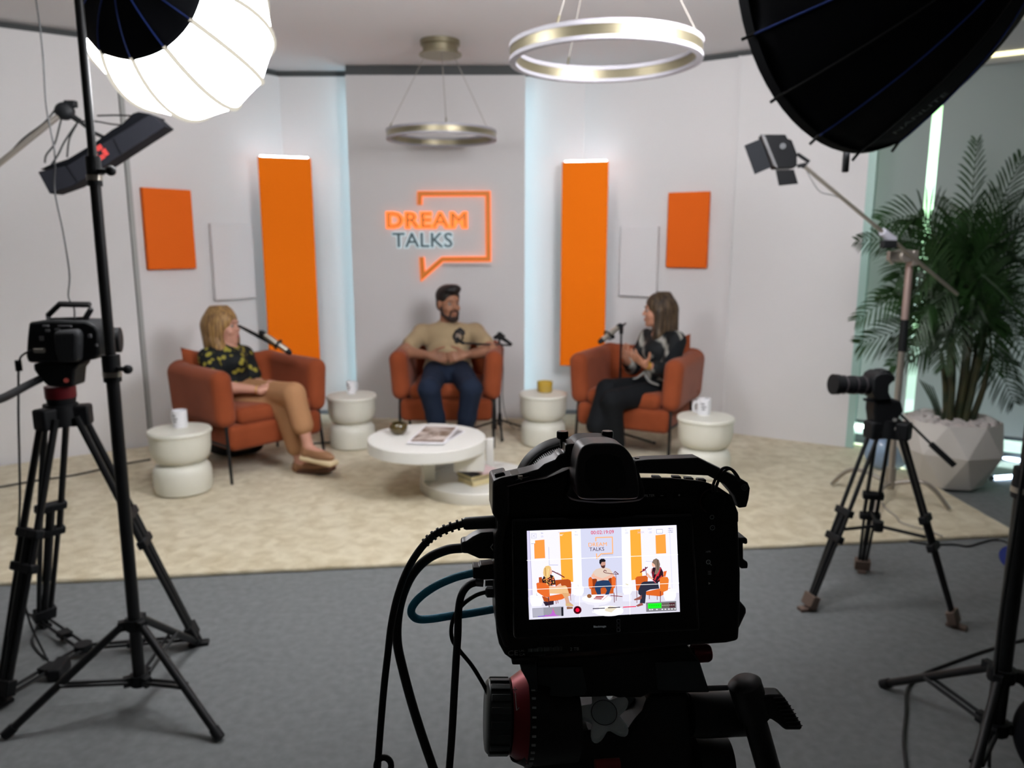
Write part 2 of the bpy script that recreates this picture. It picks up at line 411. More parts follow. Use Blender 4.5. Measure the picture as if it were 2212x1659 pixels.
# ---- rug ----
rf0 = gr(0, 1268).xy; rf1 = gr(2200, 1160).xy
rb = gr(2066, 1083).xy; rdir = (rb-rf1).normalized(); rs = (rf1-rf0).normalized()
P = [rf0-rs*1.6, rf1, rf1+rdir*1.75, Vector((2.3, 5.45)), SR+Vector((0, -.03)), CR-Vector((0, .03)), CL-Vector((0, .03)), SL+Vector((0.02, -.04)), LE+Vector((0.05, -.05))]
b = MB(); n = 60
# finely divided front edge so that the pile looks soft
front = [P[0].lerp(P[1], i/n) for i in range(n+1)]
side = [P[1].lerp(P[2], i/20) for i in range(1, 21)]
out = []
rnd = random.Random(3)
for q in front+side: out.append((q.x+rnd.uniform(-.004, .004), q.y+rnd.uniform(-.004, .004)))
out += [(q.x, q.y) for q in P[3:]]
b.prism([(x, y) for x, y in out], 0.001, .022, lambda v: Vector((v[0], v[2], v[1])))
b.build('rug', m_rug, bevel=.006, smooth=30)
tag(bpy.data.objects['rug'], 'large mottled beige shag rug covering the set floor', 'rug')

# ---- hidden light strips of the set ----
m_strip = emis('cool_strip_light', '#aee2f4', P_STRIP)
def strip(name, c, d, label, m=m_strip, parent=None):
    q = MB(); q.box(c, d); o = q.build(name, m, parent, smooth=0)
    if parent is None: tag(o, label, 'light')
    return o
strip('light_strip', (-1.262, 6.275, 1.37), (.012, .02, 2.66), 'cool white light strip glowing behind the left edge of the centre panel')
strip('light_strip', (.080, 6.275, 1.37), (.012, .02, 2.66), 'cool white light strip glowing behind the right edge of the centre panel')

# ---- wall panels ----
m_or = mat('orange_fabric_panel', '#ff7d02', .8, bump=.06, bscale=500, spec=.2)
m_orr = mat('red_orange_fabric_panel', '#f06c1a', .8, bump=.06, bscale=500, spec=.2)
m_wp = mat('white_fabric_panel', '#dedcdc', .8, bump=.05, bscale=500)
def wall_panel(px, A, B, m, label, off=.047, t=.035, name='wall_panel'):
    A = Vector(A); B = Vector(B); d = (B-A).normalized(); n = Vector((-d.y, d.x))
    if n.y > 0: n = -n
    A2 = A+n*off; B2 = B+n*off
    pts = [onwall(x, y, A2, B2) for x, y in px]
    s = [(p.xy-A2).dot(d) for p in pts]
    s0 = (s[0]+s[3])/2; s1 = (s[1]+s[2])/2; z1 = (pts[0].z+pts[1].z)/2; z0 = (pts[2].z+pts[3].z)/2
    c = A2+d*(s0+s1)/2
    R = Matrix(((d.x, n.x, 0), (d.y, n.y, 0), (0, 0, 1)))
    t0 = thing(name, (c.x, c.y, z0), label, 'wall panel')
    q = MB(); q.box((c.x-n.x*t/2, c.y-n.y*t/2, (z0+z1)/2), (abs(s1-s0), t, z1-z0), R); q.build('panel_face', m, t0, bevel=.006)
    q = MB(); q.box((c.x-n.x*(t+.006), c.y-n.y*(t+.006), (z0+z1)/2), (abs(s1-s0)*.8, .012, (z1-z0)*.85), R)
    q.build('mounting_back', m_wframe, t0)
    return t0, c, d, n, s0, s1, z0, z1
wall_panel([(307, 405), (413, 410), (425, 580), (322, 583)], SL, CL, m_orr, 'small orange-red fabric panel on the left wall')
wall_panel([(455, 482), (547, 484), (553, 645), (467, 648)], SL, CL, m_wp, 'white fabric panel between the two orange panels on the left wall')
wall_panel([(1338, 489), (1420, 487), (1418, 641), (1338, 641)], CR, SR, m_wp, 'white fabric panel between the two orange panels on the right wall')
wall_panel([(1443, 418), (1532, 411), (1526, 579), (1438, 578)], CR, SR, m_orr, 'small orange-red fabric panel on the right wall')
for px, A, B, lab in (([(557, 338), (671, 342), (694, 797), (583, 806)], (-2.0, 5.93), (-1.62, 6.07), 'tall orange panel with a lit top on the left of the logo wall'),
                      ([(1214, 350), (1313, 348), (1306, 790), (1209, 793)], (.40, 6.12), (.766, 6.04), 'tall orange panel with a lit top on the right of the logo wall')):
    t0, c, d, n, s0, s1, z0, z1 = wall_panel(px, A, B, m_or, lab, off=0.0, t=.04)
    R = Matrix(((d.x, n.x, 0), (d.y, n.y, 0), (0, 0, 1)))
    q = MB(); q.box((c.x-n.x*.052, c.y-n.y*.052, z1+.006), (abs(s1-s0)*.9, .016, .014), R); q.build('light_strip', emis('panel_strip', '#e6f4ff', 14), t0, smooth=0)
    for k in (-1, 1):
        q = MB(); a = Vector((c.x, c.y, (z0+z1)/2+k*.5)); q.cyl(a-Vector((n.x, n.y, 0))*.03, a-Vector((n.x, n.y, 0))*.42, .012, n=8); q.build('wall_spacer', m_wframe, t0)

# ---- illuminated logo ----
m_lo = mat('logo_orange_face', '#d97a14', .5)
m_lg = mat('logo_grey_face', '#3f5258', .5)
m_glow = emis('logo_orange_glow', '#ff7a3a', 1.5)
m_glow2 = emis('logo_white_glow', '#c9dde4', .75)
Yl = 6.165
lg = thing('logo_sign', (at(940, 500, Yl).x, 6.2, at(940, 600, Yl).z), 'glowing orange speech bubble sign reading DREAM TALKS above the seated man', 'sign')
def lp(x, y, Y=Yl): # coordinates of the close crop
    p = at(800+x/6.913, 380+y/6.913, Y); return p
def bar_path(pts, w, y0, y1, name, m, parent):
    q = MB(); P3 = [lp(*p) for p in pts]; P2 = [Vector((p.x, p.z)) for p in P3]
    L = []; Rr = []
    for i, p in enumerate(P2):
        d0 = (P2[i]-P2[i-1]).normalized() if i > 0 else None; d1 = (P2[i+1]-P2[i]).normalized() if i < len(P2)-1 else None
        if d0 is None: d0 = d1
        if d1 is None: d1 = d0
        n0 = Vector((-d0.y, d0.x)); n1 = Vector((-d1.y, d1.x)); nn = (n0+n1).normalized(); k = w/2/max(.35, nn.dot(n0))
        L.append(p+nn*k); Rr.append(p-nn*k)
    for i in range(len(P2)-1):
        poly = [L[i], L[i+1], Rr[i+1], Rr[i]]
        q.prism([(a.x, a.y) for a in poly], y0, y1, lambda v: Vector(v))
    return q.build(name, m, parent, smooth=0)
top_path = [(735, 430), (735, 265), (1755, 262), (1765, 1240), (1075, 1245), (785, 1500), (765, 1210)]
u = lp(100, 0).x-lp(0, 0).x
bar_path(top_path, .62*u, 6.158, 6.176, 'bubble_outline', m_lo, lg)
bar_path(top_path, .8*u, 6.181, 6.188, 'bubble_glow', m_glow, lg)
for i, (cx_, w_) in enumerate(((345, 190), (585, 150), (805, 130), (1050, 180), (1320, 220))):
    pass
def TM(cx, cy, Y): 
    c = lp(cx, cy, Y); return lambda v: Vector((c.x+v.x, Y-v.z, c.z+v.y))
hD = lp(0, 780).z; 
text_mesh('DREAM', .0448*1.0*((lp(0, 560).z-lp(0, 780).z)/.0315)*1.0, TM(842, 672, 6.162), 'dream_letters', m_lo, lg, ext=.006, sx=1.13, spacing=1.12)
text_mesh('DREAM', .0448*((lp(0, 560).z-lp(0, 780).z)/.0315), TM(842, 672, 6.186), 'dream_glow', m_glow, lg, ext=.003, sx=1.13, spacing=1.12, bold=.0125)
text_mesh('TALKS', .0448*((lp(0, 865).z-lp(0, 1080).z)/.0315), TM(782, 970, 6.162), 'talks_letters', m_lg, lg, ext=.006, sx=1.03, spacing=1.02, bold=.002)
text_mesh('TALKS', .0448*((lp(0, 865).z-lp(0, 1080).z)/.0315), TM(782, 970, 6.186), 'talks_glow', m_glow2, lg, ext=.003, sx=1.03, spacing=1.02, bold=.010)
q = MB(); a = lp(1090, 1330, 6.18); c2 = lp(1800, 1330, 6.18)
for k in range(34):
    x = a.x+(c2.x-a.x)*(k+.2)/34; hgt = .006 if not 14 < k < 24 else .008
    q.box((x, 6.18, a.z), ((c2.x-a.x)/34*.55, .01, hgt))
q.build('small_lettering', mat('small_letter_grey', '#6a6560', .6), lg)
q = MB(); q.box(((a.x+c2.x)/2, 6.191, a.z), ((c2.x-a.x)*1.03, .012, .03)); q.build('backing_plate', m_wallc, lg, smooth=0)
for x, y in ((760, 600), (1300, 640), (700, 1000), (1200, 1000), (1765, 500), (1765, 1100), (1200, 262), (900, 1400), (1400, 1245)):
    q = MB(); p = lp(x, y, 6.18); q.cyl((p.x, 6.165, p.z), (p.x, 6.2, p.z), .005, n=8); q.build('standoff', m_wframe, lg)

# ---- ring pendants ----
m_gold = mat('brushed_champagne_metal', '#928a72', .38, metal=.85, bump=.05, bscale=300)
m_dif = mat('pendant_diffuser', '#9a989d', .5)
m_wire = mat('thin_wire', '#9a958d', .5, metal=.3)
def pendant(c, label, canopy_xy, angs):
    R0 = .375; t = thing('ring_pendant', (c[0], c[1], c[2]), label, 'pendant lamp', group=None)
    q = MB(); q.lathe([(R0, -.024), (R0, .024), (R0-.018, .024), (R0-.018, -.024), (R0, -.024)], 96, c); q.build('ring', m_gold, t)
    q = MB(); q.lathe([(R0+.004, .018), (R0+.004, .034), (R0-.022, .034), (R0-.022, .018), (R0+.004, .018)], 96, c); q.build('diffuser', m_dif, t)
    q = MB(); q.lathe([(R0+.004, -.018), (R0+.004, -.032), (R0-.022, -.032), (R0-.022, -.018), (R0+.004, -.018)], 96, c); q.build('diffuser', m_dif, t)
    q = MB(); q.lathe([(0.001, ZC), (.135, ZC), (.135, ZC-.03), (.12, ZC-.035), (.12, ZC-.075), (.145, ZC-.085), (.145, ZC-.095), (.001, ZC-.095)], 40, (canopy_xy[0], canopy_xy[1], 0)); q.build('canopy', m_gold, t)
    for a in angs:
        p = Vector((c[0]+(R0-.01)*math.cos(a), c[1]+(R0-.01)*math.sin(a), c[2]+.03)); e = Vector((canopy_xy[0]+.10*math.cos(a), canopy_xy[1]+.10*math.sin(a), ZC-.09))
        q = MB(); q.cyl(p, e, .0022, n=6); q.build('cable', m_wire, t)
        q = MB(); q.cyl(p, p+(e-p).normalized()*.04, .005, n=8); q.build('cable_clamp', m_gold, t)
ps = at(954, 293, 5.5); pendant(tuple(ps), 'champagne ring pendant, the smaller and farther one, above the logo sign', (ps.x, 5.5), (math.radians(200), math.radians(-80), math.radians(25)))
pl_ = at(1307, 118, 3.2); pendant(tuple(pl_), 'champagne ring pendant, the larger and nearer one, at the top of the picture', (pl_.x, 3.2), (math.radians(235), math.radians(110), math.radians(-15)))
# ================= FURNITURE =================
m_vel = mat('rust_velvet', '#93492a', .9, col2='#7a381b', vscale=3.0, ramp=(.3, .75), sheen=.12, bump=.15, bscale=900, spec=.2)
m_blk = mat('black_metal', '#1b1c1d', .45, metal=.4)
m_matte = mat('matte_black_plastic', '#0e1012', .6, spec=.3)
m_tbl = mat('side_table_enamel', '#d6d5c8', .45)
m_ctb = mat('coffee_table_white', '#dcdbd4', .5)
def armchair():
    t = thing('armchair', (0, 0, 0), 'rust velvet armchair', 'chair')
    blob([Bx((0, -.045, .275), (.325, .29, .08), .035)], .012, 'seat_base', m_vel, t)
    blob([Bx((0, -.065, .40), (.262, .27, .055), .045)], .012, 'seat_cushion', m_vel, t)
    pr = []
    for s in (-1, 1):
        Ry = Matrix.Rotation(s*math.radians(4), 4, 'Y')
        pr.append(Bx((s*.328, -.01, .515), (.066, .32, .175), .062, R=Ry, k=.03))
    pr.append(Bx((0, .255, .518), (.36, .072, .178), .066, R=Matrix.Rotation(math.radians(-8), 4, 'X'), k=.05))
    blob(pr, .0125, 'wraparound_back', m_vel, t)
    for sx in (-1, 1):
        for sy in (-1, 1):
            q = MB(); q.tube([(sx*.325, sy*.24-.045, .40), (sx*.335, sy*.285-.045, .004)], [.011, .009], 10); q.build('leg', m_blk, t)
        q = MB(); q.cyl((sx*.325, -.31, .225), (sx*.325, .22, .225), .008, n=8); q.build('rail', m_blk, t)
    return t
def rot2(v, a): return Vector((v[0]*math.cos(a)-v[1]*math.sin(a), v[0]*math.sin(a)+v[1]*math.cos(a), 0))
ch2 = armchair(); ch2.location = gr(1067, 975)-Vector((.335, -.33, 0)); ch2.location.z = .022
TH1 = math.radians(49); TH3 = math.radians(-28)
ch1 = copy_tree(ch2); ch1.rotation_euler = (0, 0, TH1); ch1.location = gr(502, 1055)-rot2((-.335, -.33), TH1); ch1.location.z = .022
ch3 = copy_tree(ch2); ch3.rotation_euler = (0, 0, TH3); ch3.location = gr(1443, 1010)-rot2((.335, -.33), TH3); ch3.location.z = .022
ch1['label'] = 'rust velvet armchair on the left, turned right, with the blonde woman in tan trousers'
ch2['label'] = 'rust velvet armchair in the middle, facing the camera, with the bearded man'
ch3['label'] = 'rust velvet armchair on the right, with the long-haired woman in black'
for c in (ch1, ch2, ch3): c['group'] = 'rust armchairs round the coffee table'
def cushion(ch, x, ang, label, z=.62, y=.19):
    t = thing('cushion', ch.matrix_basis @ Vector((x, y, z-.20)), label, 'cushion', rz=ch.rotation_euler.z)
    V = []; n = 14; b = MB()
    Rm = Matrix.Rotation(math.radians(-14), 3, 'X') @ Matrix.Rotation(math.radians(ang), 3, 'Y')
    def pt(i, j, s):
        u, v = 2*i/n-1, 2*j/n-1
        e = (1-abs(u)**3)*(1-abs(v)**3); pin = 1-.10*(1-max(abs(u), abs(v))) if 0 else 1
        k = .21*(1-.07*(1-abs(u)**2*abs(v)**2)*0); x = u*.21*(1-.10*(1-v*v)); z_ = v*.21*(1-.10*(1-u*u))
        return Rm @ Vector((x, s*.065*e**.6, z_))+Vector((0, 0, .20))
    for s in (-1, 1):
        base = len(b.v)
        for i in range(n+1):
            for j in range(n+1): b.v.append(t.location + rot2(pt(i, j, s).xy, ch.rotation_euler.z) + Vector((0, 0, pt(i, j, s).z)))
        for i in range(n):
            for j in range(n): b.f.append((base+i*(n+1)+j, base+(i+1)*(n+1)+j, base+(i+1)*(n+1)+j+1, base+i*(n+1)+j+1)); b.m.append(0)
    b.build('cushion_cover', m_vel, t, smooth=80)
    return t
cushion(ch1, -.14, 10, 'rust velvet cushion behind the blonde woman', z=.545)
cushion(ch3, .14, -14, 'rust velvet cushion behind the long-haired woman', z=.555)

def side_table(px, py, label, z=.40):
    p = gr(px, py, z); t = thing('side_table', (p.x, p.y, .022), label, 'side table', group='white drum side tables')
    c = (p.x, p.y, .022)
    q = MB(); q.lathe([(.002, 0), (.138, 0), (.154, .012), (.161, .045), (.161, .12), (.155, .15), (.138, .172), (.118, .18), (.118, .186), (.002, .186)], 48, c); q.build('lower_drum', m_tbl, t)
    q = MB(); q.lathe([(.002, .186), (.118, .186), (.142, .196), (.158, .222), (.166, .262), (.168, .35), (.002, .35)], 48, c); q.build('upper_drum', m_tbl, t)
    q = MB(); q.lathe([(.002, .35), (.170, .35), (.176, .354), (.176, .367), (.171, .374), (.002, .376)], 48, c); q.build('tabletop', m_tbl, t)
    return p
st1 = side_table(387, 925, 'white drum side table at far left, beside the left armchair')
st2 = side_table(759, 852, 'white drum side table between the left and the middle armchair')
st3 = side_table(1174, 848, 'white drum side table between the middle and the right armchair')
st4 = side_table(1525, 898, 'white drum side table to the right of the right armchair')
m_mug = mat('white_ceramic', '#e4e4e6', .3)
m_mugd = mat('dark_mug_print', '#3a3638', .5)
def mug(px, py, label, r=.042, h=.10, ha=math.radians(180), pr=True, m=m_mug):
    p = gr(px, py, .398); t = thing('mug', p, label, 'mug')
    q = MB(); q.lathe([(.002, .0), (r*.94, 0), (r, .006), (r, h), (r*.92, h), (r*.90, .008), (.002, .008)], 32, p); q.build('cup', m, t)
    d = Vector((math.cos(ha), math.sin(ha), 0)); cc = p+d*r
    pts = [cc+Vector((0, 0, h*.8)), cc+d*.024+Vector((0, 0, h*.78)), cc+d*.032+Vector((0, 0, h*.5)), cc+d*.022+Vector((0, 0, h*.22)), cc+Vector((0, 0, h*.2))]
    q = MB(); q.tube(spline(pts, 5), .006, 8); q.build('handle', m, t)
    if pr:
        q = MB()
        for k, (w, zz) in enumerate(((.6, .70), (.75, .52), (.5, .36))):
            a0 = -PI/2-.75+.1*k
            q.lathe([(r+.0006, h*zz), (r+.0006, h*(zz+.07))], 8, p, a0=a0, a1=a0+w)
        q.build('printed_mark', m_mugd, t, fix=False)
    return t
mug(390, 922, 'white mug with dark print on the far left side table', ha=math.radians(150))
mug(759, 850, 'small white mug on the side table between the left and middle armchairs', r=.032, h=.09, ha=math.radians(60))
mug(1520, 895, 'white mug with its handle to the left, on the rightmost side table', ha=math.radians(190))
# yellow glass candle bowl
m_yg = mat('yellow_glass', '#d9b84a', .15, trans=.35, coat=.3)
p = gr(1177, 846, .398); t = thing('candle_bowl', p, 'yellow glass candle bowl on the side table right of the man', 'candle')
q = MB(); q.lathe([(.002, 0), (.048, 0), (.055, .01), (.057, .075), (.052, .075), (.050, .012), (.002, .012)], 32, p); q.build('bowl', m_yg, t)
q = MB(); q.lathe([(.002, .012), (.049, .012), (.049, .045), (.002, .047)], 32, p); q.build('wax', mat('candle_wax', '#e8d9a0', .6), t)

# ---- coffee table ----
pt_ = gr(922, 944, .37); bc = Vector((at(1030, 1000, 4.36).x, 4.38, .022))
ct = thing('coffee_table', (bc.x, bc.y, .022), 'round white coffee table with an offset round base shelf', 'table')
q = MB(); q.lathe([(.002, .302), (.33, .302), (.334, .306), (.334, .366), (.33, .37), (.002, .37)], 96, (pt_.x, pt_.y, 0)); q.build('tabletop', m_ctb, ct)
q = MB(); q.lathe([(.002, .0), (.335, 0), (.338, .004), (.338, .062), (.334, .066), (.002, .066)], 96, bc); q.build('base_shelf', m_ctb, ct)
q = MB(); q.lathe([(.332, .066), (.332, .281), (.262, .281), (.262, .066), (.332, .066)], 32, bc, a0=math.radians(100), a1=math.radians(205))
q.f.append((0, 1*33, 2*33, 3*33)); q.m.append(0); q.f.append((32, 32+33, 32+66, 32+99)); q.m.append(0)
q.build('pillar', m_ctb, ct)
fx = at(1008, 1000, 4.18)
q = MB(); q.box((fx.x+.015, 4.24, .245), (.17, .17, .125)); q.build('hanging_block', m_ctb, ct, bevel=.004)
# magazines
def flat_item(name, corners, z, th, m, label, cat, m2=None, inset=.12, group=None):
    P = [gr(780+x/6.506, 880+y/6.506, z) for x, y in corners]; c = sum(P, Vector())/4
    t = thing(name, (c.x, c.y, z), label, cat, group=group)
    q = MB(); q.prism([(p.x, p.y) for p in P], z, z+th, lambda v: Vector((v[0], v[2], v[1]))); q.build('pages', m, t, bevel=.001)
    if m2:
        q = MB(); I = [c+(p-c)*(1-inset) for p in P]; q.prism([(p.x, p.y) for p in I], z+th+.0002, z+th+.0012, lambda v: Vector((v[0], v[2], v[1]))); q.build('cover_picture', m2, t)
    return t
m_cov = mat('magazine_photo', '#6e5a4a', .35, col2='#c9bdb4', vscale=9, ramp=(.42, .58), distort=.8)
m_page = mat('magazine_white', '#e6e5e8', .35)
flat_item('magazine', [(900, 515), (1165, 520), (1465, 345), (1215, 285)], .3705, .006, m_page, 'white magazine lying underneath, at the right of the pair on the coffee table', 'magazine', mat('grey_cover', '#8a8686', .35), .10)
flat_item('magazine', [(640, 512), (1165, 522), (1375, 290), (895, 268)], .3775, .007, m_page, 'magazine with a brown photo cover on top, on the coffee table', 'magazine', m_cov)
# brown glass bowl
m_bg = mat('brown_glass', '#5a4a22', .12, trans=.3, coat=.5)
p = gr(861, 938, .37); t = thing('glass_bowl', p, 'small brown glass bowl on the left of the coffee table', 'bowl')
q = MB(); q.lathe([(.002, 0), (.028, 0), (.046, .018), (.053, .04), (.050, .058), (.040, .068), (.036, .066), (.046, .05), (.046, .036), (.036, .014), (.002, .01)], 36, p); q.build('bowl', m_bg, t)
# books on the base shelf
def book(corner, left, right, z, th, m, mc, label):
    A = gr(*corner, .09); B = gr(*left, .09); d1 = (B-A).normalized(); d2 = Vector((d1.y, -d1.x, 0)); d2 = d2 if d2.x > 0 else -d2
    L1, L2 = .15, right
    A = A.copy(); A.z = 0; P = [A, A+d2*L2, A+d2*L2+d1*L1, A+d1*L1]
    c = sum(P, Vector())/4; t = thing('book', (c.x, c.y, z), label, 'book')
    f = lambda v: Vector((v[0], v[2], v[1]))
    q = MB(); q.prism([((c+(p-c)*.97).x, (c+(p-c)*.97).y) for p in P], z+.002, z+th-.002, f); q.build('pages', m, t)
    for zz in (z, z+th-.002):
        q = MB(); q.prism([(p.x, p.y) for p in P], zz, zz+.002, f); q.build('cover', mc, t)
m_pg = mat('aged_pages', '#d8c99a', .8, bump=.2, bscale=60)
book((1022, 1052), (982, 1036), .21, .089, .032, m_pg, mat('cream_cover', '#cdbf96', .6), 'thick cream-paged book at the bottom of the stack under the coffee table')
book((1019, 1050), (984, 1036), .20, .122, .022, m_pg, mat('black_cover', '#2a2a2c', .5), 'book with a black cover, upper of the stack under the coffee table')
book((1043, 1046), (1008, 1030), .12, .1445, .008, mat('pink_page', '#d8c2c0', .6), mat('pink_cover', '#d9c0be', .6), 'thin pale pink booklet on top of the book stack under the coffee table')
p = at(1055, 1001, 4.36); t = thing('white_block', (p.x, 4.42, .088), 'narrow white block standing on the coffee table base, right of the books', 'block')
q = MB(); q.box((p.x+.005, 4.50, .19), (.045, .04, .20)); q.build('block_body', m_ctb, t, bevel=.003)

# ---- microphone stands ----
m_silver = mat('silver_mic_body', '#b9b4a6', .3, metal=.8)
m_chrome = mat('bare_steel', '#a39c92', .35, metal=.7)
def mic_stand(base, top_z, legs, label, boom, mic, cw=None, group='microphone stands'):
    t = thing('microphone_stand', (base[0], base[1], .022), label, 'microphone stand', group=group)
    b0 = Vector((base[0], base[1], .022))
    q = MB(); q.tube([b0+Vector((0, 0, .10)), Vector((base[0], base[1], top_z))], [.0095, .0075], 10); q.build('pole', m_blk, t)
    q = MB(); q.cyl(b0+Vector((0, 0, .06)), b0+Vector((0, 0, .15)), .02, .014, n=12); q.build('leg_hub', m_matte, t)
    for a in legs:
        e = b0+Vector((math.cos(a)*.27, math.sin(a)*.27, .008)); q = MB(); q.tube([b0+Vector((0, 0, .10)), e], [.0085, .008], 8)
        o = q.build('leg', m_blk, t); q = MB(); q.ball(e, .012); q.build('foot', m_matte, o)
    q = MB(); q.cyl(Vector((base[0], base[1], top_z-.03)), Vector((base[0], base[1], top_z+.03)), .015, n=12); q.build('boom_clamp', m_matte, t)
    q = MB(); q.tube([Vector(v) for v in boom], .0075, 10); q.build('boom_arm', m_blk, t)
    if cw: 
        q = MB(); q.cyl(cw[0], cw[1], .018, .010, n=12); q.build('counterweight', m_matte, t)
    m0, m1 = Vector(mic[0]), Vector(mic[1]); d = (m1-m0).normalized(); mid = (m0+m1)/2
    q = MB(); q.tube([m0, m0+d*.05, m1-d*.035], [.016, .019, .019], 14); o = q.build('microphone_body', m_silver, t)
    q = MB(); q.tube([m1-d*.035, m1-d*.01, m1], [.020, .016, .006], 14); q.build('plug', m_matte, o)
    q = MB(); q.tube([m0-d*.0, m0-d*.012, m0-d*.03, m0-d*.045], [.018, .020, .018, .006], 14); q.build('grille', m_matte, o)
    x, y = frame(d); q = MB(); q.tube([mid+(x*math.cos(a)+y*math.sin(a))*.032 for a in [2*PI*k/20 for k in range(20)]], .006, 8, closed=True); q.build('shock_mount', m_matte, t)
    return t
# middle stand, right of the man
b2 = gr(1081, 940); yb = b2.y
M2 = at(989, 724, 5.02)
s2 = mic_stand((at(1079, 800, yb).x, yb), at(1076, 726, yb).z, (math.radians(5), math.radians(178), math.radians(-85)), 'black microphone stand beside the middle armchair, its arm reaching in front of the man',
   [at(999, 741, 5.05), at(1040, 743.5, 5.22), at(1079, 745, yb), at(1104, 746, yb)], (M2+Vector((.01, .03, .02)), M2+Vector((.0, -.13, -.03))), (at(1080, 727, yb), at(1106, 745, yb)))
q = MB(); q.tube([at(1068, 731, yb-.02), at(1080, 721, yb), at(1088, 728, yb+.02)], .016, 10); q.build('clamp_wing', m_matte, s2)
q = MB(); q.tube([at(x, y, 5.02) for x, y in ((1003, 742), (990, 736), (983, 726), (985, 716), (993, 712), (1001, 716), (1002, 723))], .011, 10); q.build('mount_ring', m_matte, s2)
# right stand, behind the right armchair's far arm
b3 = (at(1340, 800, 5.32).x, 5.32)
mic_stand(b3, at(1336, 712, 5.32).z, (math.radians(80), math.radians(200), math.radians(10)), 'black microphone stand rising in front of the long-haired woman',
   [at(1336, 712, 5.32), at(1352, 698, 5.28)], (at(1334, 708, 5.2), at(1293, 741, 5.12)), (at(1318, 722, 5.2), at(1327, 730, 5.2)))
# left stand, hidden behind the left armchair; only the arm shows
b1 = (at(470, 800, 5.35).x, 5.35)
mic_stand(b1, at(470, 690, 5.35).z, (math.radians(70), math.radians(190), math.radians(-50)), 'black microphone arm reaching past the blonde woman\'s face, its stand behind the left armchair',
   [at(470, 690, 5.35), at(530, 710, 4.92), at(560, 727, 4.88), at(598, 747, 4.86)], (at(572, 724, 4.86), at(630, 764, 4.84)), (at(592, 742, 4.86), at(603, 746, 4.86)))
q = MB(); q.tube([at(516, 704, 4.93), at(560, 727, 4.88), at(600, 749, 4.86)], [.009, .013, .012], 12); q.build('foam_sleeve', m_matte, bpy.data.objects['microphone_stand.002'])
# black bag under the left chair
p = gr(487, 1000); blob([El((p.x, p.y+.12, .095), (.17, .11, .075)), El((p.x+.12, p.y+.16, .08), (.09, .07, .055))], .012, 'bag', mat('black_bag_fabric', '#0f1213', .8))
tag(bpy.data.objects['bag'], 'black soft bag lying under the left armchair', 'bag')

# ================= LIGHTS ON STANDS =================
m_cloth = mat('black_softbox_cloth', '#07090e', .8, bump=.1, bscale=40, spec=.15)
m_blue = mat('blue_piping', '#24408f', .6)
def cross_brace(t, name, a, b_, r=.006):
    q = MB(); q.tube([a, b_], r, 8); return q.build(name, m_blk, t)
def light_stand(cx, cy, ztop, angs, label, rleg=.42, r0=.018, lean=(0, 0), coll=(.28, .09), joints=(1.10, 1.66), extra_knobs=True):
    t = thing('light_stand', (cx, cy, 0), label, 'light stand')
    P = lambda z: Vector((cx+lean[0]*z, cy+lean[1]*z, z))
    zs = [coll[1]-.02] + list(joints) + [ztop]; rr = [r0, r0*.8, r0*.62]
    for i in range(3):
        q = MB(); q.tube([P(zs[i]), P(zs[i+1])], rr[i], 16); q.build('pole_section', m_blk, t)
        if i < 2:
            z = zs[i+1]; q = MB(); q.cyl(P(z-.05), P(z+.03), rr[i]*1.35, n=16); c = q.build('locking_collar', m_matte, t)
            q = MB(); q.cyl(P(z-.01), P(z-.01)+Vector((.055, -.02, 0)), .007, n=8); q.ball(P(z-.01)+Vector((.058, -.021, 0)), .014); q.build('knob', m_matte, c)
            q = MB(); q.cyl(P(z-.035), P(z-.02), rr[i]*1.42, n=16); q.build('silver_band', m_chrome, c)
    for z, nm in ((coll[0], 'upper_bracket'), (coll[1], 'lower_bracket')):
        q = MB(); q.cyl(P(z-.018), P(z+.018), r0*1.5, n=12)
        for a in angs:
            d = Vector((math.cos(a), math.sin(a), 0)); q.box(P(z)+d*(r0*1.7), (.03, .022, .03), Matrix.Rotation(a, 3, 'Z'))
        q.build(nm, m_matte, t)
    for a in angs:
        d = Vector((math.cos(a), math.sin(a), 0)); s_ = P(coll[0])+d*.035; e = Vector((cx, cy, .012))+d*rleg
        q = MB(); q.tube([s_, e], .0125, 10); lg_ = q.build('leg', m_blk, t)
        q = MB(); q.tube([e+(s_-e).normalized()*.03, e-(s_-e).normalized()*.006], .0155, 10); q.build('rubber_foot', m_matte, lg_)
        sd = Vector((-d.y, d.x, 0))*.012; mid = s_.lerp(e, .55)
        for k in (-1, 1): cross_brace(t, 'brace', P(coll[1])+d*.035+sd*k, mid+sd*k)
    return t, P
A1 = gr(465, 1600); C1 = Vector((-1.20, 2.22, 0))
angs1 = [math.atan2(A1.y-C1.y, A1.x-C1.x), math.radians(85), math.radians(208)]
ls1, P1 = light_stand(-1.185, 2.22, 2.36, angs1, 'tall black light stand at left, carrying the glowing lantern softbox', rleg=.365, r0=.0185, lean=(.006, 0))
# lantern softbox
LC = at(388, 54, 2.70); LR = .298
La = Vector((-.195, -.948, .248)).normalized()
lan = thing('lantern_softbox', LC, 'glowing white lantern softbox with a black skirt on the left stand', 'softbox')
nseg = 12
X_, Y_ = frame(La)
def lpt(th, ph, k=1.0):
    return LC+(La*math.cos(th)+(X_*math.cos(ph)+Y_*math.sin(ph))*math.sin(th))*LR*k
def sphere_cloth(th0, th1, k, nt=24, sub=6, sag=.035):
    q = MB(); vs = []; N = nseg*sub
    for i in range(nt+1):
        th = th0+(th1-th0)*i/nt
        for j in range(N):
            f = (j % sub)/sub; s_ = 1-sag*4*f*(1-f)*math.sin(th)
            vs.append(lpt(th, 2*PI*j/N, k*s_))
    fs = [(i*N+j, i*N+(j+1) % N, (i+1)*N+(j+1) % N, (i+1)*N+j) for i in range(nt) for j in range(N)]
    q.add(vs, fs); return q
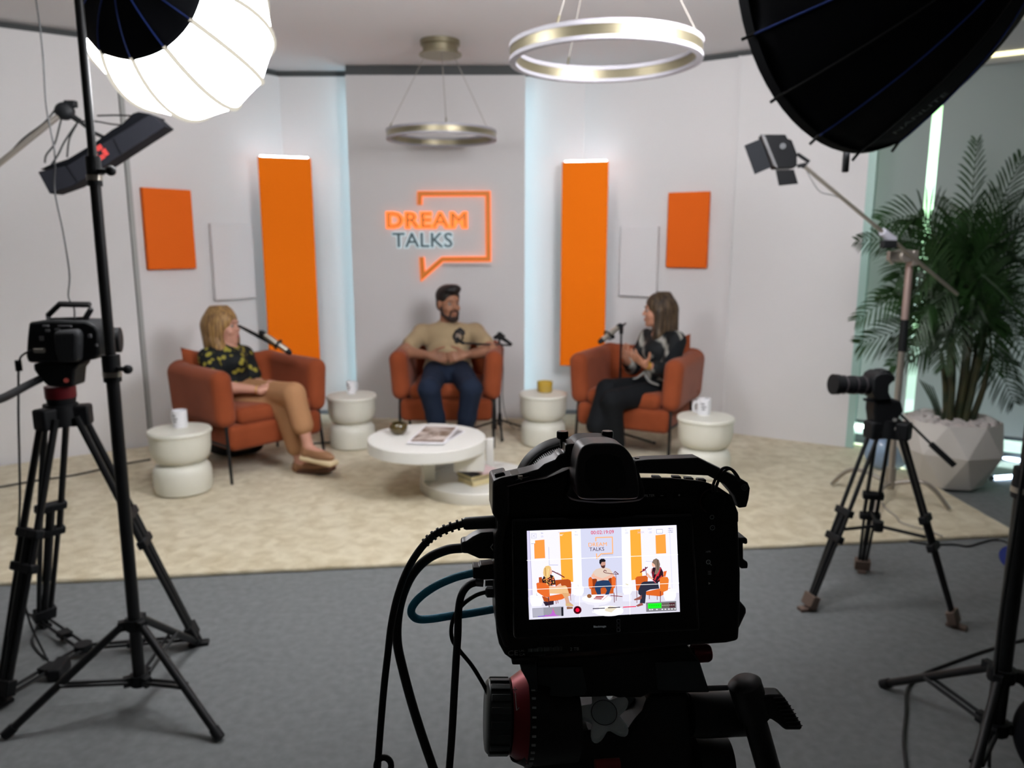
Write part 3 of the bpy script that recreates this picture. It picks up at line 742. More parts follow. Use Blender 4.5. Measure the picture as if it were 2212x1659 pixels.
m_lan = emis('lantern_cloth_lit', '#fcfcff', P_LANTERN)
sphere_cloth(math.radians(30), math.radians(179), 1.0).build('white_cloth', m_lan, lan, smooth=60)
sk = sphere_cloth(math.radians(9), math.radians(47.5), 1.022, nt=12).build('black_skirt', m_cloth, lan, smooth=60, solid=.003)
m_rib = emis('seam_line', '#e9e2d2', .72)
for j in range(nseg):
    q = MB(); q.tube([lpt(math.radians(th), 2*PI*j/nseg, 1.002) for th in range(46, 176, 5)], .0085, 6); q.build('seam', m_rib, lan)
    q = MB(); q.tube([lpt(math.radians(th), 2*PI*j/nseg, 1.026) for th in range(10, 48, 4)], .002, 6); q.build('piping', m_blue, sk)
q = MB(); q.cyl(LC+La*LR*.96, LC+La*(LR+.03), .065, n=32); q.build('speed_ring', m_blk, lan)
lh = thing('lamp_head', LC+La*(LR+.03), 'black lamp head holding the lantern softbox at the top of the left stand', 'lamp')
q = MB(); q.cyl(LC+La*(LR+.031), LC+La*(LR+.16), .055, n=24); q.build('housing', m_matte, lh)
q = MB(); q.tube([LC+La*(LR+.09), P1(2.40)+Vector((0, 0, .0)), P1(2.355)], .014, 10); q.build('yoke', m_blk, lh)

# big dome softbox at the right
DC = Vector((.993, 2.363, 2.164)); Dn = Vector((-.473, .875, -.0996)).normalized(); DD, DR = .50, .45
dx_, dy_ = frame(Dn)
dome = thing('dome_softbox', DC-Dn*DD, 'large black dome softbox at the upper right, seen from behind', 'softbox')
NR = 16
def dpt(t, ph, k=1.0, back=0.0):
    return DC-Dn*(DD*(1-t)+back)+(dx_*math.cos(ph)+dy_*math.sin(ph))*DR*k*max(t, 0)**.5
q = MB(); N = NR*4; T = [.02, .05, .1, .16, .24, .33, .43, .54, .66, .78, .9, 1.0]; vs = []
for t_ in T:
    for j in range(N):
        f = (j % 4)/4; vs.append(dpt(t_, 2*PI*j/N, 1-.018*4*f*(1-f)))
q.add(vs, [(i*N+j, i*N+(j+1) % N, (i+1)*N+(j+1) % N, (i+1)*N+j) for i in range(len(T)-1) for j in range(N)])
shell = q.build('outer_shell', m_cloth, dome, smooth=60, solid=.004)
for j in range(NR):
    ph = 2*PI*j/NR
    q = MB(); q.tube([dpt(t_, ph, 1.012) for t_ in T], .0028, 6); q.build('rib_piping', m_blue if j % 2 else m_blk, shell)
    q = MB(); a = dpt(1.0, ph); q.tube([dpt(.97, ph, 1.0), a+(dx_*math.cos(ph)+dy_*math.sin(ph))*.022+Dn*.02], .0045, 8); q.build('rod_tip', m_blk, dome)
q = MB(); q.lathe([(DR*1.0, .0), (DR*1.004, .03), (DR*.99, .03), (DR*.985, 0), (DR, 0)], 64, DC-Dn*.01, Matrix((dx_, dy_, Dn)).transposed()); q.build('rim_band', m_cloth, dome)
q = MB(); q.lathe([(.001, .006), (DR*.935, .0), (DR*.935, -.003), (.001, .003)], 64, DC-Dn*.03, Matrix((dx_, dy_, Dn)).transposed()); q.build('front_diffuser', emis('dome_diffuser_lit', '#fbfaff', P_DOME), dome, smooth=0)
q = MB(); q.cyl(DC-Dn*(DD+.03), DC-Dn*(DD-.02), .075, n=32); q.build('speed_ring', m_blk, dome)
q = MB(); a = at(1831, 300, 2.35); q.box((a.x, 2.35, a.z-.03), (.017, .017, .13)); q.build('hanging_handle', m_matte, dome, bevel=.003)
# faded lettering along the lower right edge of the shell
def shell_hit(px, py):
    best = None
    for k in range(240):
        for t_ in (i/40 for i in range(3, 41)):
            p = dpt(t_, 2*PI*k/240, 1.0)
            d = p-Vector((0, 0, CH)); dep = d.y*cp-d.z*sp
            x = CX+F*d.x/dep; y = CY-F*(d.y*sp+d.z*cp)/dep; e = (x-px)**2+(y-py)**2
            if e < 160 and (best is None or dep < best[0]): best = (dep, p)
    return best[1] if best else at(px, py, 2.1)
la, lb, lc_ = shell_hit(1945, 283), shell_hit(2040, 208), shell_hit(1935, 268)
ex = (lb-la).normalized(); ez = ((lc_-la)-ex*(lc_-la).dot(ex)).normalized(); en = ex.cross(ez)
if en.dot(Vector((0, 0, CH))-la) < 0: en = -en
text_mesh('NANLITE', .032, lambda v: la.lerp(lb, .5)+ex*v.x+ez*v.y+en*.012, 'shell_lettering', mat('faded_lettering', '#6d7678', .6), dome, sx=1.25)

angsR = [math.atan2(2.31-1.935, 1.236-1.355), math.radians(-20), math.radians(228)]
ls2, P2_ = light_stand(1.355, 1.935, 2.10, angsR, 'black light stand at the right edge of the picture, carrying the dome softbox', rleg=.40, r0=.0235, joints=(.84, 1.5), coll=(.28, .12))
lh2 = thing('lamp_head', DC-Dn*(DD+.03), 'black lamp head behind the dome softbox, above the right edge of the picture', 'lamp')
q = MB(); q.cyl(DC-Dn*(DD+.031), DC-Dn*(DD+.24), .06, n=24); q.build('housing', m_matte, lh2)
q = MB(); q.tube([DC-Dn*(DD+.12), P2_(2.16), P2_(2.095)], .016, 10); q.build('yoke', m_blk, lh2)
# cables on the right stand and floor
def cable(pts, r, m, label, name='cable', n=8, grp=None, seg_=8, cat='cable'):
    q = MB(); q.tube(spline(pts, seg_), r, n); o = q.build(name, m, smooth=180); return tag(o, label, cat, grp)
m_cab = mat('black_rubber_cable', '#121415', .6)
cable([P2_(2.05)+Vector((-.02, -.04, 0)), Vector((1.31, 1.86, 1.6)), at(2195, 1120, 1.89), at(2178, 1230, 1.9), at(2163, 1330, 1.9), at(2152, 1440, 1.91), at(2143, 1540, 1.92), at(2137, 1640, 1.92), at(2140, 1700, 1.93)], .0048, m_cab, 'black cable hanging down beside the right light stand')
cable([gr(2300, 1360, .005), gr(2212, 1382, .005), gr(2140, 1402, .005), gr(2060, 1430, .005), gr(2000, 1453, .005), gr(1968, 1476, .005), gr(1958, 1500, .005), gr(1957, 1540, .005), gr(1952, 1600, .005), gr(1958, 1659, .005), gr(1975, 1760, .005)], .0052, m_cab, 'black cable curving over the grey carpet under the right stand leg')
# sandbag at the right stand
blob([El((1.46, 1.84, .13), (.085, .13, .12)), El((1.45, 1.80, .22), (.06, .09, .06))], .01, 'sandbag', m_cloth)
tag(bpy.data.objects['sandbag'], 'black sandbag on the foot of the right light stand', 'sandbag')
q = MB(); q.tube(spline([(1.42, 1.86, .26), (1.40, 1.88, .33), (1.43, 1.86, .36), (1.47, 1.83, .31), (1.46, 1.83, .26)], 6), .010, 8, flat=.5); q.build('strap', m_cloth, bpy.data.objects['sandbag'])

def px_prism(name, pts, Y, depth, m, parent, bevel=0, holes=None, seg_=2):
    P = [at(x, y, Y) for x, y in pts]; q = MB(); q.prism([(p.x, p.z) for p in P], Y, Y+depth, lambda v: Vector(v))
    return q.build(name, m, parent, bevel=bevel, seg=seg_)
# ---- small bar-shaped flag / strip softbox at upper left ----
Ys = 3.55
sb = thing('strip_softbox', at(215, 330, Ys), 'long black strip softbox tilted at upper left, with a small red emblem', 'softbox')
P4 = [(81, 369), (110, 418), (158, 402), (356, 272), (322, 243), (186, 318)]
m_strp = mat('charcoal_softbox_cloth', '#1f2026', .8, spec=.2)
px_prism('side_skirt', [(81, 371), (107, 419), (158, 401), (356, 273), (325, 246), (145, 357)], Ys, .10, m_strp, sb, bevel=.004)
px_prism('rear_cloth', [(84, 366), (103, 357), (145, 343), (200, 310), (240, 280), (262, 268), (285, 245), (298, 241), (325, 246), (290, 272), (145, 357)], Ys+.03, .16, m_cloth, sb, bevel=.006)
q = MB(); zz = at(218, 332, Ys-.004); ax_ = (at(356, 273, Ys)-at(158, 401, Ys)).normalized(); up_ = Vector((-ax_.z, 0, ax_.x))
for dx0, dz0, w0, h0 in ((-.03, .02, .03, .035), (.008, .025, .028, .02), (.02, -.005, .02, .03), (-.005, -.015, .025, .018)):
    q.box(zz+ax_*dx0+up_*dz0, (w0, .003, h0), Matrix((ax_, Vector((0, 1, 0)), up_)).transposed())
q.build('red_emblem', mat('red_print', '#c8403c', .6), sb)
for x0, y0, x1, y1 in ((143, 357, 167, 392), (245, 300, 262, 333)):
    q = MB(); q.tube([at(x0, y0, Ys-.003), at(x1, y1, Ys-.003)], .002, 6); q.build('seam', m_cloth, sb)
bs_ = thing('boom_stand', (-3.05, 3.30, 0), 'grey boom pole with a black clamp at upper left, holding the strip softbox', 'light stand')
jt = at(140, 240, Ys+.05)
q = MB(); q.tube([at(-260, 560, 3.4), jt], .012, 10); q.build('boom_pole', m_chrome, bs_)
q = MB(); q.ball(jt, (.045, .03, .04)); q.box(jt+Vector((.03, 0, .03)), (.05, .03, .03)); q.build('clamp', m_matte, bs_, bevel=.004)
q = MB(); q.tube([jt, at(172, 262, Ys+.05)], .013, 10); q.build('arm', m_blk, bs_)
q = MB(); q.tube([at(172, 262, Ys+.05), at(200, 285, Ys+.08), at(232, 300, Ys+.10)], .009, 8); q.build('softbox_bracket', m_blk, bs_)
for nm, pts in (('power_lead', [(172, 262), (205, 262), (240, 268), (262, 270)]), ('power_lead', [(135, 246), (128, 275), (118, 310), (100, 335), (97, 352)]), ('power_lead', [(168, 264), (140, 305), (125, 335), (108, 360)]), ('power_lead', [(166, 268), (150, 300), (145, 340)]), ('power_lead', [(-60, 372), (0, 350), (50, 300), (96, 265), (128, 228), (140, 236)]), ('power_lead', [(210, 250), (250, 249), (290, 250)])):
    q = MB(); q.tube(spline([at(x, y, Ys+.05) for x, y in pts], 6), .004, 6); q.build(nm, m_cab, bs_)
q = MB(); q.tube([(-3.05, 3.30, .05), (-3.05, 3.30, 1.75)], .016, 12); q.build('pole', m_chrome, bs_)
q = MB(); q.cyl((-3.05, 3.30, 1.70), (-3.05, 3.30, 1.86), .02, n=12); q.box((at(-260, 560, 3.4)+Vector((-3.05, 3.30, 1.78)))/2, (.08, .08, .08)); q.build('pole_clamp', m_matte, bs_)
q = MB(); q.tube([(-3.05, 3.30, 1.78), at(-260, 560, 3.4)], .012, 10); q.build('boom_pole', m_chrome, bs_)
for a in (90, 210, 330):
    q = MB(); q.tube([(-3.05, 3.30, .30), (-3.05+.4*math.cos(math.radians(a)), 3.30+.4*math.sin(math.radians(a)), .034)], .011, 8); q.build('leg', m_blk, bs_)
# thin cable hanging at the left, down past the left camera
cable([at(60, -90, 2.9), at(78, 0, 2.85), at(92, 110, 2.8), at(100, 230, 2.75), at(118, 330, 2.7), at(118, 410, 2.7), at(136, 500, 2.65), at(150, 590, 2.6), at(148, 640, 2.55), at(160, 665, 2.5), at(161, 690, 2.47)], .0028, m_cab, 'thin black cable hanging from above past the strip softbox to the left camera')

# ================= CAMERAS ON TRIPODS =================
m_red = mat('dark_red_anodised', '#6e1c22', .4, metal=.5)
m_redacc = mat('red_accent', '#a3443a', .5)
def twin_tripod(apex, feet, label, name='tripod', z_mid=.45, r=.009, gap=.028, splay=.05, spread='ground', foot_m=None, lower=.0, crossz=None):
    ap = Vector(apex); t = thing(name, (ap.x, ap.y, 0), label, 'tripod')
    hub = sum((Vector(f) for f in feet), Vector())/3
    q = MB(); q.cyl(ap+Vector((0, 0, -.05)), ap+Vector((0, 0, .02)), .055, .05, n=20)
    q.build('bowl', m_matte, t)
    mids = []
    for f in feet:
        f = Vector(f); d = (f-ap); d.z = 0; d.normalize(); sd = Vector((-d.y, d.x, 0)); s0 = ap+d*splay+Vector((0, 0, -.02)); k = (s0.z-z_mid)/(s0.z-f.z); mid = s0.lerp(f, k)
        lg_ = MB()
        for s_ in (-1, 1): lg_.tube([s0+sd*gap*s_, mid+sd*gap*s_*1.0], r, 8)
        L = lg_.build('leg', m_blk, t)
        q = MB(); q.box(s0, (.06, .075, .07), Matrix((sd, d, Vector((0, 0, 1)))).transposed()); q.build('leg_joint', m_matte, L, bevel=.008)
        u = (f-s0).normalized(); R = Matrix((sd, u.cross(sd), u)).transposed()
        for k2, hh in ((0, .03), (.11, .03)):
            q = MB(); q.box(mid-u*k2, (gap*2+.035, .03, hh), R); q.build('leg_lock', m_matte, L, bevel=.005)
        q = MB(); q.tube([mid-u*.12, mid.lerp(f, .5)], r*1.35, 8)
        for s_ in (-1, 1): q.tube([mid.lerp(f, .0)+sd*gap*s_*.9, mid.lerp(f, .86)+sd*gap*s_*.6], r*.8, 8)
        q.tube([mid.lerp(f, .5), mid.lerp(f, .88)], r*1.1, 8); q.build('lower_leg', m_blk, L)
        q = MB(); q.box(mid.lerp(f, .86), (gap*1.2+.035, .032, .05), R); q.tube([mid.lerp(f, .88), f+Vector((0, 0, .012))], [r*1.6, r*1.3], 10); q.box(f+Vector((0, 0, .008)), (.07, .035, .014), Matrix((d, sd, Vector((0, 0, 1)))).transposed())
        q.build('foot', foot_m or m_matte, L, bevel=.003)
        mids.append((mid, f, d, sd))
    if spread == 'ground':
        h = Vector((hub.x, hub.y, .035)); q = MB(); q.cyl(h-Vector((0, 0, .012)), h+Vector((0, 0, .014)), .03, n=16); q.build('spreader_hub', m_matte, t)
        for mid, f, d, sd in mids:
            e = f+Vector((0, 0, .03)); q = MB(); s2_ = Vector((-(e-h).y, (e-h).x, 0)).normalized()*.014
            for s_ in (-1, 1): q.tube([h+s2_*s_, e+s2_*s_], .0055, 6)
            q.box(h.lerp(e, .45), (.05, .04, .02), Matrix(((e-h).normalized(), s2_.normalized(), Vector((0, 0, 1)))).transposed()); q.build('spreader_arm', m_matte, t)
    else:
        zc = crossz; h = Vector((ap.x, ap.y, zc)); q = MB(); q.cyl(h-Vector((0, 0, .02)), h+Vector((0, 0, .02)), .022, n=16); q.build('spreader_hub', m_matte, t)
        for f in feet:
            f = Vector(f); k = (ap.z-zc)/(ap.z-f.z); e = ap.lerp(f, k); q = MB(); q.tube([h, e], .007, 8); q.build('spreader_arm', m_matte, t)
    return t
# left tripod and cinema camera
Yt = 2.50; apL = at(134, 885, Yt)
tL = twin_tripod(apL, [gr(430, 1393), gr(95, 1352), gr(2, 1525)], 'black twin-leg video tripod at left, carrying the cinema camera with a top handle', z_mid=.42, gap=.034, r=.0115)
tL['group'] = 'tripods'
for a_ in (0, 2.1, 4.2):
    pass
hd = thing('fluid_head', apL+Vector((0, 0, .02)), 'black fluid head with a dark red ring on the left tripod', 'tripod head')
c0 = at(132, 858, Yt); c1 = at(132, 833, Yt); 
q = MB(); q.cyl((c0.x, Yt, apL.z+.02), (c0.x, Yt, c0.z), .042, .045, n=24); q.build('bowl_clamp', m_matte, hd)
q = MB(); q.cyl((c0.x, Yt, c0.z), (c0.x, Yt, c1.z), .047, .047, n=32); q.build('pan_ring', m_red, hd)
px_prism('head_body', [(103, 836), (157, 836), (160, 800), (172, 785), (70, 785), (72, 800), (88, 822)], Yt-.04, .08, m_matte, hd, bevel=.008)
q = MB(); q.cyl(at(143, 822, Yt-.05), at(143, 822, Yt-.03), .008, n=12); q.build('red_button', m_redacc, hd)
q = MB(); q.tube(spline([at(88, 818, Yt-.03), at(60, 832, Yt-.12), at(30, 848, Yt-.22), at(0, 862, Yt-.34), at(-60, 880, Yt-.5)], 6), .0125, 12); q.build('pan_handle', m_matte, hd)
cmL = thing('cinema_camera', at(132, 786, Yt), 'black cinema camera with a top handle on the left tripod, its lens pointing right', 'camera')
px_prism('body', [(61, 696), (110, 692), (184, 694), (203, 703), (212, 715), (214, 765), (205, 776), (170, 783), (60, 784), (55, 770), (57, 735)], Yt-.05, .11, m_matte, cmL, bevel=.008)
px_prism('grip', [(112, 716), (163, 712), (168, 728), (166, 782), (125, 786), (116, 760)], Yt-.085, .05, mat('rubber_grip', '#15171a', .7, bump=.3, bscale=300), cmL, bevel=.012)
ring = [(103, 680), (126, 653), (198, 655), (200, 668), (186, 690), (186, 697), (108, 697)]
inn = [(120, 679), (134, 662), (189, 661), (189, 668), (178, 686), (120, 689)]
for i in range(7):
    pass
hq = MB()
path = [(107, 694), (104, 681), (129, 657), (195, 658), (197, 667), (182, 692)]
hp_ = [at(x, y, Yt) for x, y in path]
hq.tube(hp_, .0105, 4, flat=1.3, up=Vector((0, 1, 0))); hq.tube([at(107, 692, Yt), at(184, 689, Yt)], .009, 4); hq.build('top_handle', m_blk, cmL, bevel=.002)
for i, (x0, y0, w, h) in enumerate(((92, 702, 14, 4), (125, 703, 30, 4), (98, 711, 10, 6), (118, 710, 12, 4), (85, 726, 10, 10), (190, 722, 8, 8), (205, 743, 6, 6), (150, 752, 12, 2))):
    a = at(x0, y0, Yt-.052); b_ = at(x0+w, y0+h, Yt-.052); q = MB(); q.box(((a.x+b_.x)/2, Yt-.052, (a.z+b_.z)/2), (abs(b_.x-a.x), .006, abs(b_.z-a.z))); q.build('button', mat('grey_button', '#6f6f72', .4, metal=.4), cmL, bevel=.001)
l0 = at(200, 735, Yt+.01); l1 = at(262, 734, Yt+.035); u = (l1-l0).normalized(); L_ = (l1-l0).length
q = MB(); q.tube([l0+u*L_*k for k in (0, .35, .36, .60, .61, .72, .73, .98, 1.0)], [.052, .050, .034, .036, .038, .038, .042, .042, .038], 32); lens = q.build('lens', m_matte, cmL)
q = MB(); q.tube([l0+u*L_*.62, l0+u*L_*.67], .0395, 32); q.build('lens_ring', m_chrome, lens)
q = MB(); q.cyl(at(75, 757, Yt-.06), at(96, 757, Yt-.06), .008, n=12); q.build('plug', m_chrome, cmL)
cable([at(66, 757, Yt-.06), at(48, 768, Yt-.06), at(42, 780, Yt-.06), at(40, 800, Yt-.05), at(40, 900, Yt-.05), at(42, 1000, Yt-.05), at(43, 1080, Yt-.05), at(40, 1200, Yt-.05), at(60, 1330, Yt-.04), gr(100, 1420, .01), gr(118, 1450, .008)], .0035, m_cab, 'thin black cable hanging from the left camera down to the carpet')
q = MB(); a = at(40, 788, Yt-.05); q.cyl(a+Vector((0, 0, .015)), a-Vector((0, 0, .02)), .010, n=12); q.build('ferrite_bead', m_matte, bpy.data.objects['cable.003'] if 'cable.003' in bpy.data.objects else cmL)
cable([gr(48, 1322, .006), gr(70, 1330, .006), gr(80, 1350, .006), gr(70, 1385, .006), gr(85, 1410, .006), gr(104, 1424, .006)], .0038, m_cab, 'short grey-black cable looping on the carpet behind the left tripod')
cable([gr(640, 962, .03), gr(680, 958, .03), gr(715, 955, .03), gr(760, 948, .03)], .006, m_cab, 'dark cable on the rug behind the left armchair, leading to the second side table')
# power adapter on the carpet
p = gr(118, 1468); t = thing('power_adapter', p, 'small black power adapter on the carpet by the left light stand', 'adapter')
q = MB(); q.box(p+Vector((0, .03, .022)), (.045, .10, .044), Matrix.Rotation(.2, 3, 'Z')); q.build('adapter_body', m_matte, t, bevel=.006)

# right tripod with stills camera
fr = [gr(1743, 1318), gr(1860, 1234), gr(2066, 1356)]
Yr = 2.93; apR = at(1916, 915, Yr)
tR = twin_tripod(apR, fr, 'black twin-tube tripod on the right, carrying the stills camera with a long lens', z_mid=.30, gap=.024, r=.008, spread='mid', crossz=.33, foot_m=mat('worn_metal_foot', '#6b5a50', .6, metal=.4))
tR['group'] = 'tripods'
hR = thing('fluid_head', apR+Vector((0, 0, .02)), 'black fluid head with a pan handle on the right tripod', 'tripod head')
px_prism('head_body', [(1893, 930), (1932, 930), (1940, 905), (1953, 890), (1948, 868), (1925, 862), (1890, 864), (1888, 890)], Yr-.04, .08, m_matte, hR, bevel=.008)
px_prism('locking_lever', [(1867, 861), (1890, 862), (1892, 870), (1882, 869), (1867, 866)], Yr-.04, .014, m_matte, hR, bevel=.002)
q = MB(); q.tube([at(1945, 895, Yr), at(2012, 960, Yr-.08)], .005, 8); o = q.build('pan_handle', m_matte, hR)
q = MB(); q.tube([at(2010, 958, Yr-.08), at(2062, 1006, Yr-.13)], .0115, 12); q.build('rubber_grip', m_matte, o)
q = MB(); q.cyl(at(1933, 907, Yr-.05), at(1933, 907, Yr-.03), .008, n=10); q.cyl(at(1931, 925, Yr-.05), at(1931, 925, Yr-.03), .007, n=10); q.build('chrome_knob', mat('bright_knob', '#d6d6d2', .2, metal=.8), hR)
cR = thing('stills_camera', at(1905, 862, Yr), 'black stills camera with a long lens pointing left on the right tripod', 'camera')
px_prism('body', [(1892, 812), (1903, 806), (1920, 806), (1931, 812), (1930, 825), (1922, 832), (1921, 848), (1928, 864), (1893, 866), (1886, 850), (1887, 822)], Yr-.05, .10, m_matte, cR, bevel=.006)
px_prism('viewfinder_hump', [(1899, 808), (1904, 801), (1921, 800), (1927, 806), (1934, 814), (1934, 824), (1922, 826), (1900, 820)], Yr-.03, .06, m_matte, cR, bevel=.004)
l0 = at(1892, 833, Yr); l1 = at(1799, 830, Yr-.03); u = (l1-l0); 
q = MB(); q.tube([l0+u*k for k in (0, .1, .45, .46, .62, .63, .86, .87, 1.0)], [.033, .034, .034, .036, .036, .034, .033, .039, .040], 32); lens = q.build('lens', m_matte, cR)
for k in (.3, .5, .74):
    q = MB(); q.tube([l0+u*k, l0+u*(k+.03)], .0368, 32); q.build('focus_ring', mat('lens_ring_grey', '#4a4548', .4, metal=.3), lens)
# ---- C-stand with LED panel ----
Yc = 4.10
cs0 = at(1925, 1062, Yc); csx = cs0.x
cst = thing('boom_stand', (csx, Yc, 0), 'bare steel stand with a long diagonal boom arm, in front of the potted palm', 'light stand')
pa = Vector((at(1921, 1060, Yc).x, Yc, .14)); pb = at(1966, 560, Yc)
def pp(k): return pa.lerp(pb, k)
q = MB(); q.tube([pp(0), pp(.60)], .0175, 14); q.build('pole_section', m_chrome, cst)
q = MB(); q.tube([pp(.60), pp(.74)], .021, 14); q.build('black_grip', m_matte, cst)
q = MB(); q.tube([pp(.74), pp(1.0)], .0185, 14); q.build('pole_section', mat('pinkish_steel', '#a8928a', .4, metal=.5), cst)
q = MB(); q.cyl(pp(-.03), pp(.07), .026, n=14); q.build('base_hub', m_chrome, cst)
for tip, via in (((1797, 1046), (1832, 998)), ((2051, 1100), (2022, 1052)), ((1884, 1138), (1893, 1090))):
    e = gr(*tip, .034); d = (e-Vector((csx, Yc, 0))); d.z = 0; Ld = d.length; d.normalize(); hb = Vector((pa.x, pa.y, .13))
    q = MB(); q.tube(spline([hb, hb+d*Ld*.45+Vector((0, 0, .035)), hb+d*Ld*.72+Vector((0, 0, .01)), e], 6), .0115, 10); q.build('leg', m_chrome, cst)
g0 = at(1955, 553, Yc-.04)
q = MB(); q.cyl(g0+Vector((0, .08, 0)), g0-Vector((0, .03, 0)), .035, n=20); q.box(g0+Vector((-.04, 0, .0)), (.10, .035, .05)); q.box(g0+Vector((.045, 0, -.01)), (.03, .05, .08)); q.build('grip_head', m_chrome, cst, bevel=.004)
q = MB(); q.tube([g0+Vector((-.08, 0, -.01)), at(1928, 571, Yc-.04)], [.012, .008], 8); q.build('lever', m_chrome, cst)
b0, b1 = at(1738, 360, Yc-.35), at(2068, 636, Yc+.06)
q = MB(); q.tube([b0, b1], .0095, 12); q.build('boom_arm', m_chrome, cst)
kk = .50; aa = b0.lerp(b1, .50); bb = b0.lerp(b1, .56)
q = MB(); q.tube([b0.lerp(b1, .475), b0.lerp(b1, .545)], [.02, .024], 12); q.build('pale_tape', mat('pale_tape', '#b9b9c2', .6), cst)
q = MB(); q.box(b0.lerp(b1, .52)+Vector((-.01, -.02, -.035)), (.07, .05, .04)); q.build('small_box', m_matte, cst, bevel=.006)
cable([b0, at(1760, 400, Yc-.3), at(1775, 416, Yc-.25), at(1800, 422, Yc-.2), b0.lerp(b1, .24)], .003, mat('grey_cable', '#8f9090', .6), 'thin grey cable drooping under the LED panel light')
cable([gr(1905, 1085, .03), gr(1915, 1100, .03), gr(1935, 1115, .03), gr(1945, 1128, .03), gr(1975, 1138, .03), gr(2005, 1146, .03), gr(2035, 1158, .03)], .005, mat('pale_cable', '#a39c8f', .6), 'pale cable winding over the rug between the steel stand and its edge')
# LED panel light
Yp = Yc-.38
m_ledb = mat('panel_light_black', '#07080a', .6, spec=.12)
led = thing('panel_light', at(1690, 340, Yp), 'small black panel light with barn doors at the end of the boom arm', 'lamp')
f = lambda x, y: (1590+x/9.76, 270+y/9.76)
px_prism('housing', [f(565, 200), f(1050, 200), f(1095, 290), f(1180, 310), f(1290, 600), f(1290, 860), f(1220, 910), f(840, 920), f(620, 560)], Yp, .07, m_ledb, led, bevel=.004)
px_prism('barn_door', [f(180, 430), f(520, 290), f(740, 890), f(400, 1040)], Yp-.05, .006, mat('barn_door_grey', '#15171a', .7, spec=.12), led)
px_prism('barn_door', [f(840, 950), f(1220, 940), f(1310, 1240), f(910, 1280)], Yp-.06, .006, m_ledb, led)
q = MB(); ff = [at(*f(560+k*17, 230+k*42), Yp-.012) for k in range(16)]
for a in ff: q.box(a, (.022, .02, .004), Matrix.Rotation(.5, 3, 'Y'))
q.build('cooling_fins', mat('fin_grey', '#5d5d5d', .5, metal=.3), led)
q = MB(); a = [at(*f(1290, 610), Yp+.03), at(*f(1535, 775), Yp+.03), at(*f(1460, 830), Yp+.03), at(*f(1300, 870), Yp+.03)]
q.tube(a, .009, 8); q.build('yoke', m_matte, led)
q = MB(); q.cyl(at(*f(985, 445), Yp-.004), at(*f(985, 445), Yp-.02), .014, n=14); q.build('control_knob', mat('knob_grey', '#1d2224', .5), led)
q = MB(); q.tube([at(*f(1400, 840), Yp+.03), b0], .012, 8); q.build('spigot', m_matte, led)

# blue connector far right, plastic bag
p = gr(2206, 1238); t = thing('power_connector', p, 'blue and black power connector on the carpet at the right edge', 'connector')
q = MB(); q.cyl(p+Vector((-.03, .03, .055)), p+Vector((.05, .08, .055)), .05, n=20); q.build('connector_body', m_matte, t, bevel=.006)
q = MB(); q.cyl(p+Vector((-.035, .027, .062)), p+Vector((.0, .05, .062)), .052, n=20); q.build('blue_collar', mat('blue_plastic', '#2b3a86', .5), t)
q = MB(); q.ball(p+Vector((.03, .03, .11)), (.02, .02, .035)); q.build('white_plug', m_mug, t)
cable([gr(1905, 1160, .006), gr(1960, 1168, .006), gr(2010, 1176, .006), gr(2060, 1176, .006), gr(2090, 1180, .006), gr(2120, 1172, .006), gr(2150, 1166, .006), gr(2175, 1172, .006), gr(2195, 1190, .008)], .005, m_cab, 'dark cable along the front edge of the rug leading to the blue connector')
cable([gr(325, 992, .03), gr(260, 1004, .03), gr(200, 1018, .03), gr(150, 1028, .03), gr(80, 1038, .03), gr(0, 1052, .03), gr(-60, 1060, .03)], .006, m_cab, 'dark cable running over the rug from behind the left side table')
cable([at(1084, 742, 5.3), at(1087, 800, 5.34), at(1086, 860, 5.4), at(1095, 905, 5.5), gr(1110, 925, .03), gr(1128, 928, .03), gr(1160, 930, .03)], .003, m_cab, 'thin cable from the middle microphone stand down to the rug')
pb_ = gr(1930, 1030)
m_bag = mat('clear_plastic_bag', '#8fa6c2', .25, alpha=.75, coat=.4, bump=.8, bscale=18)
blob([El((pb_.x, pb_.y+.1, .14), (.15, .10, .13), k=.04), El((pb_.x+.06, pb_.y+.1, .24), (.06, .06, .07), k=.05)], .014, 'plastic_bag', m_bag)
tag(bpy.data.objects['plastic_bag'], 'pale blue translucent plastic bag on the rug behind the right tripod', 'bag')
# ================= FOREGROUND CAMERA ON ITS TRIPOD HEAD =================
SO = Vector((.0669, .5178, 1.2172))
sR = Vector((.99503, .09941, -.00576)); sF = Vector((-.09602, .94257, -.3199)); sU = Vector((-.02637, .31886, .94744))
bR = sR.copy(); _h = Vector((-.0994, .995, 0)); bF = (_h*math.cos(math.radians(3.3))-Vector((0, 0, math.sin(math.radians(3.3)))))
bF = (bF-bR*bF.dot(bR)).normalized(); bU = bR.cross(bF)
def RB(px, py, off=0.0):
    r = ray(px, py); o = SO+bF*off-Vector((0, 0, CH)); t = o.dot(bF)/r.dot(bF)
    return Vector((0, 0, CH))+r*t
def loc(P): d = P-SO; return (d.dot(bR), d.dot(bU))
def BM(v): return SO+bR*v[0]+bF*v[1]+bU*v[2]
m_cb = mat('camera_black_composite', '#090a0b', .5, spec=.35)
m_cb2 = mat('camera_grip_rubber', '#070808', .7, bump=.15, bscale=2500, spec=.3)
m_cage = mat('cage_aluminium_black', '#141213', .42, spec=.55)
m_gl = mat('screen_bezel_gloss', '#050607', .12, spec=.4)
m_head = mat('head_dark_grey', '#0e1112', .5, spec=.4)
cam1 = thing('cinema_camera', SO+bF*.045-bU*.055, 'black cinema camera in the foreground with a lit screen showing the talk', 'camera')
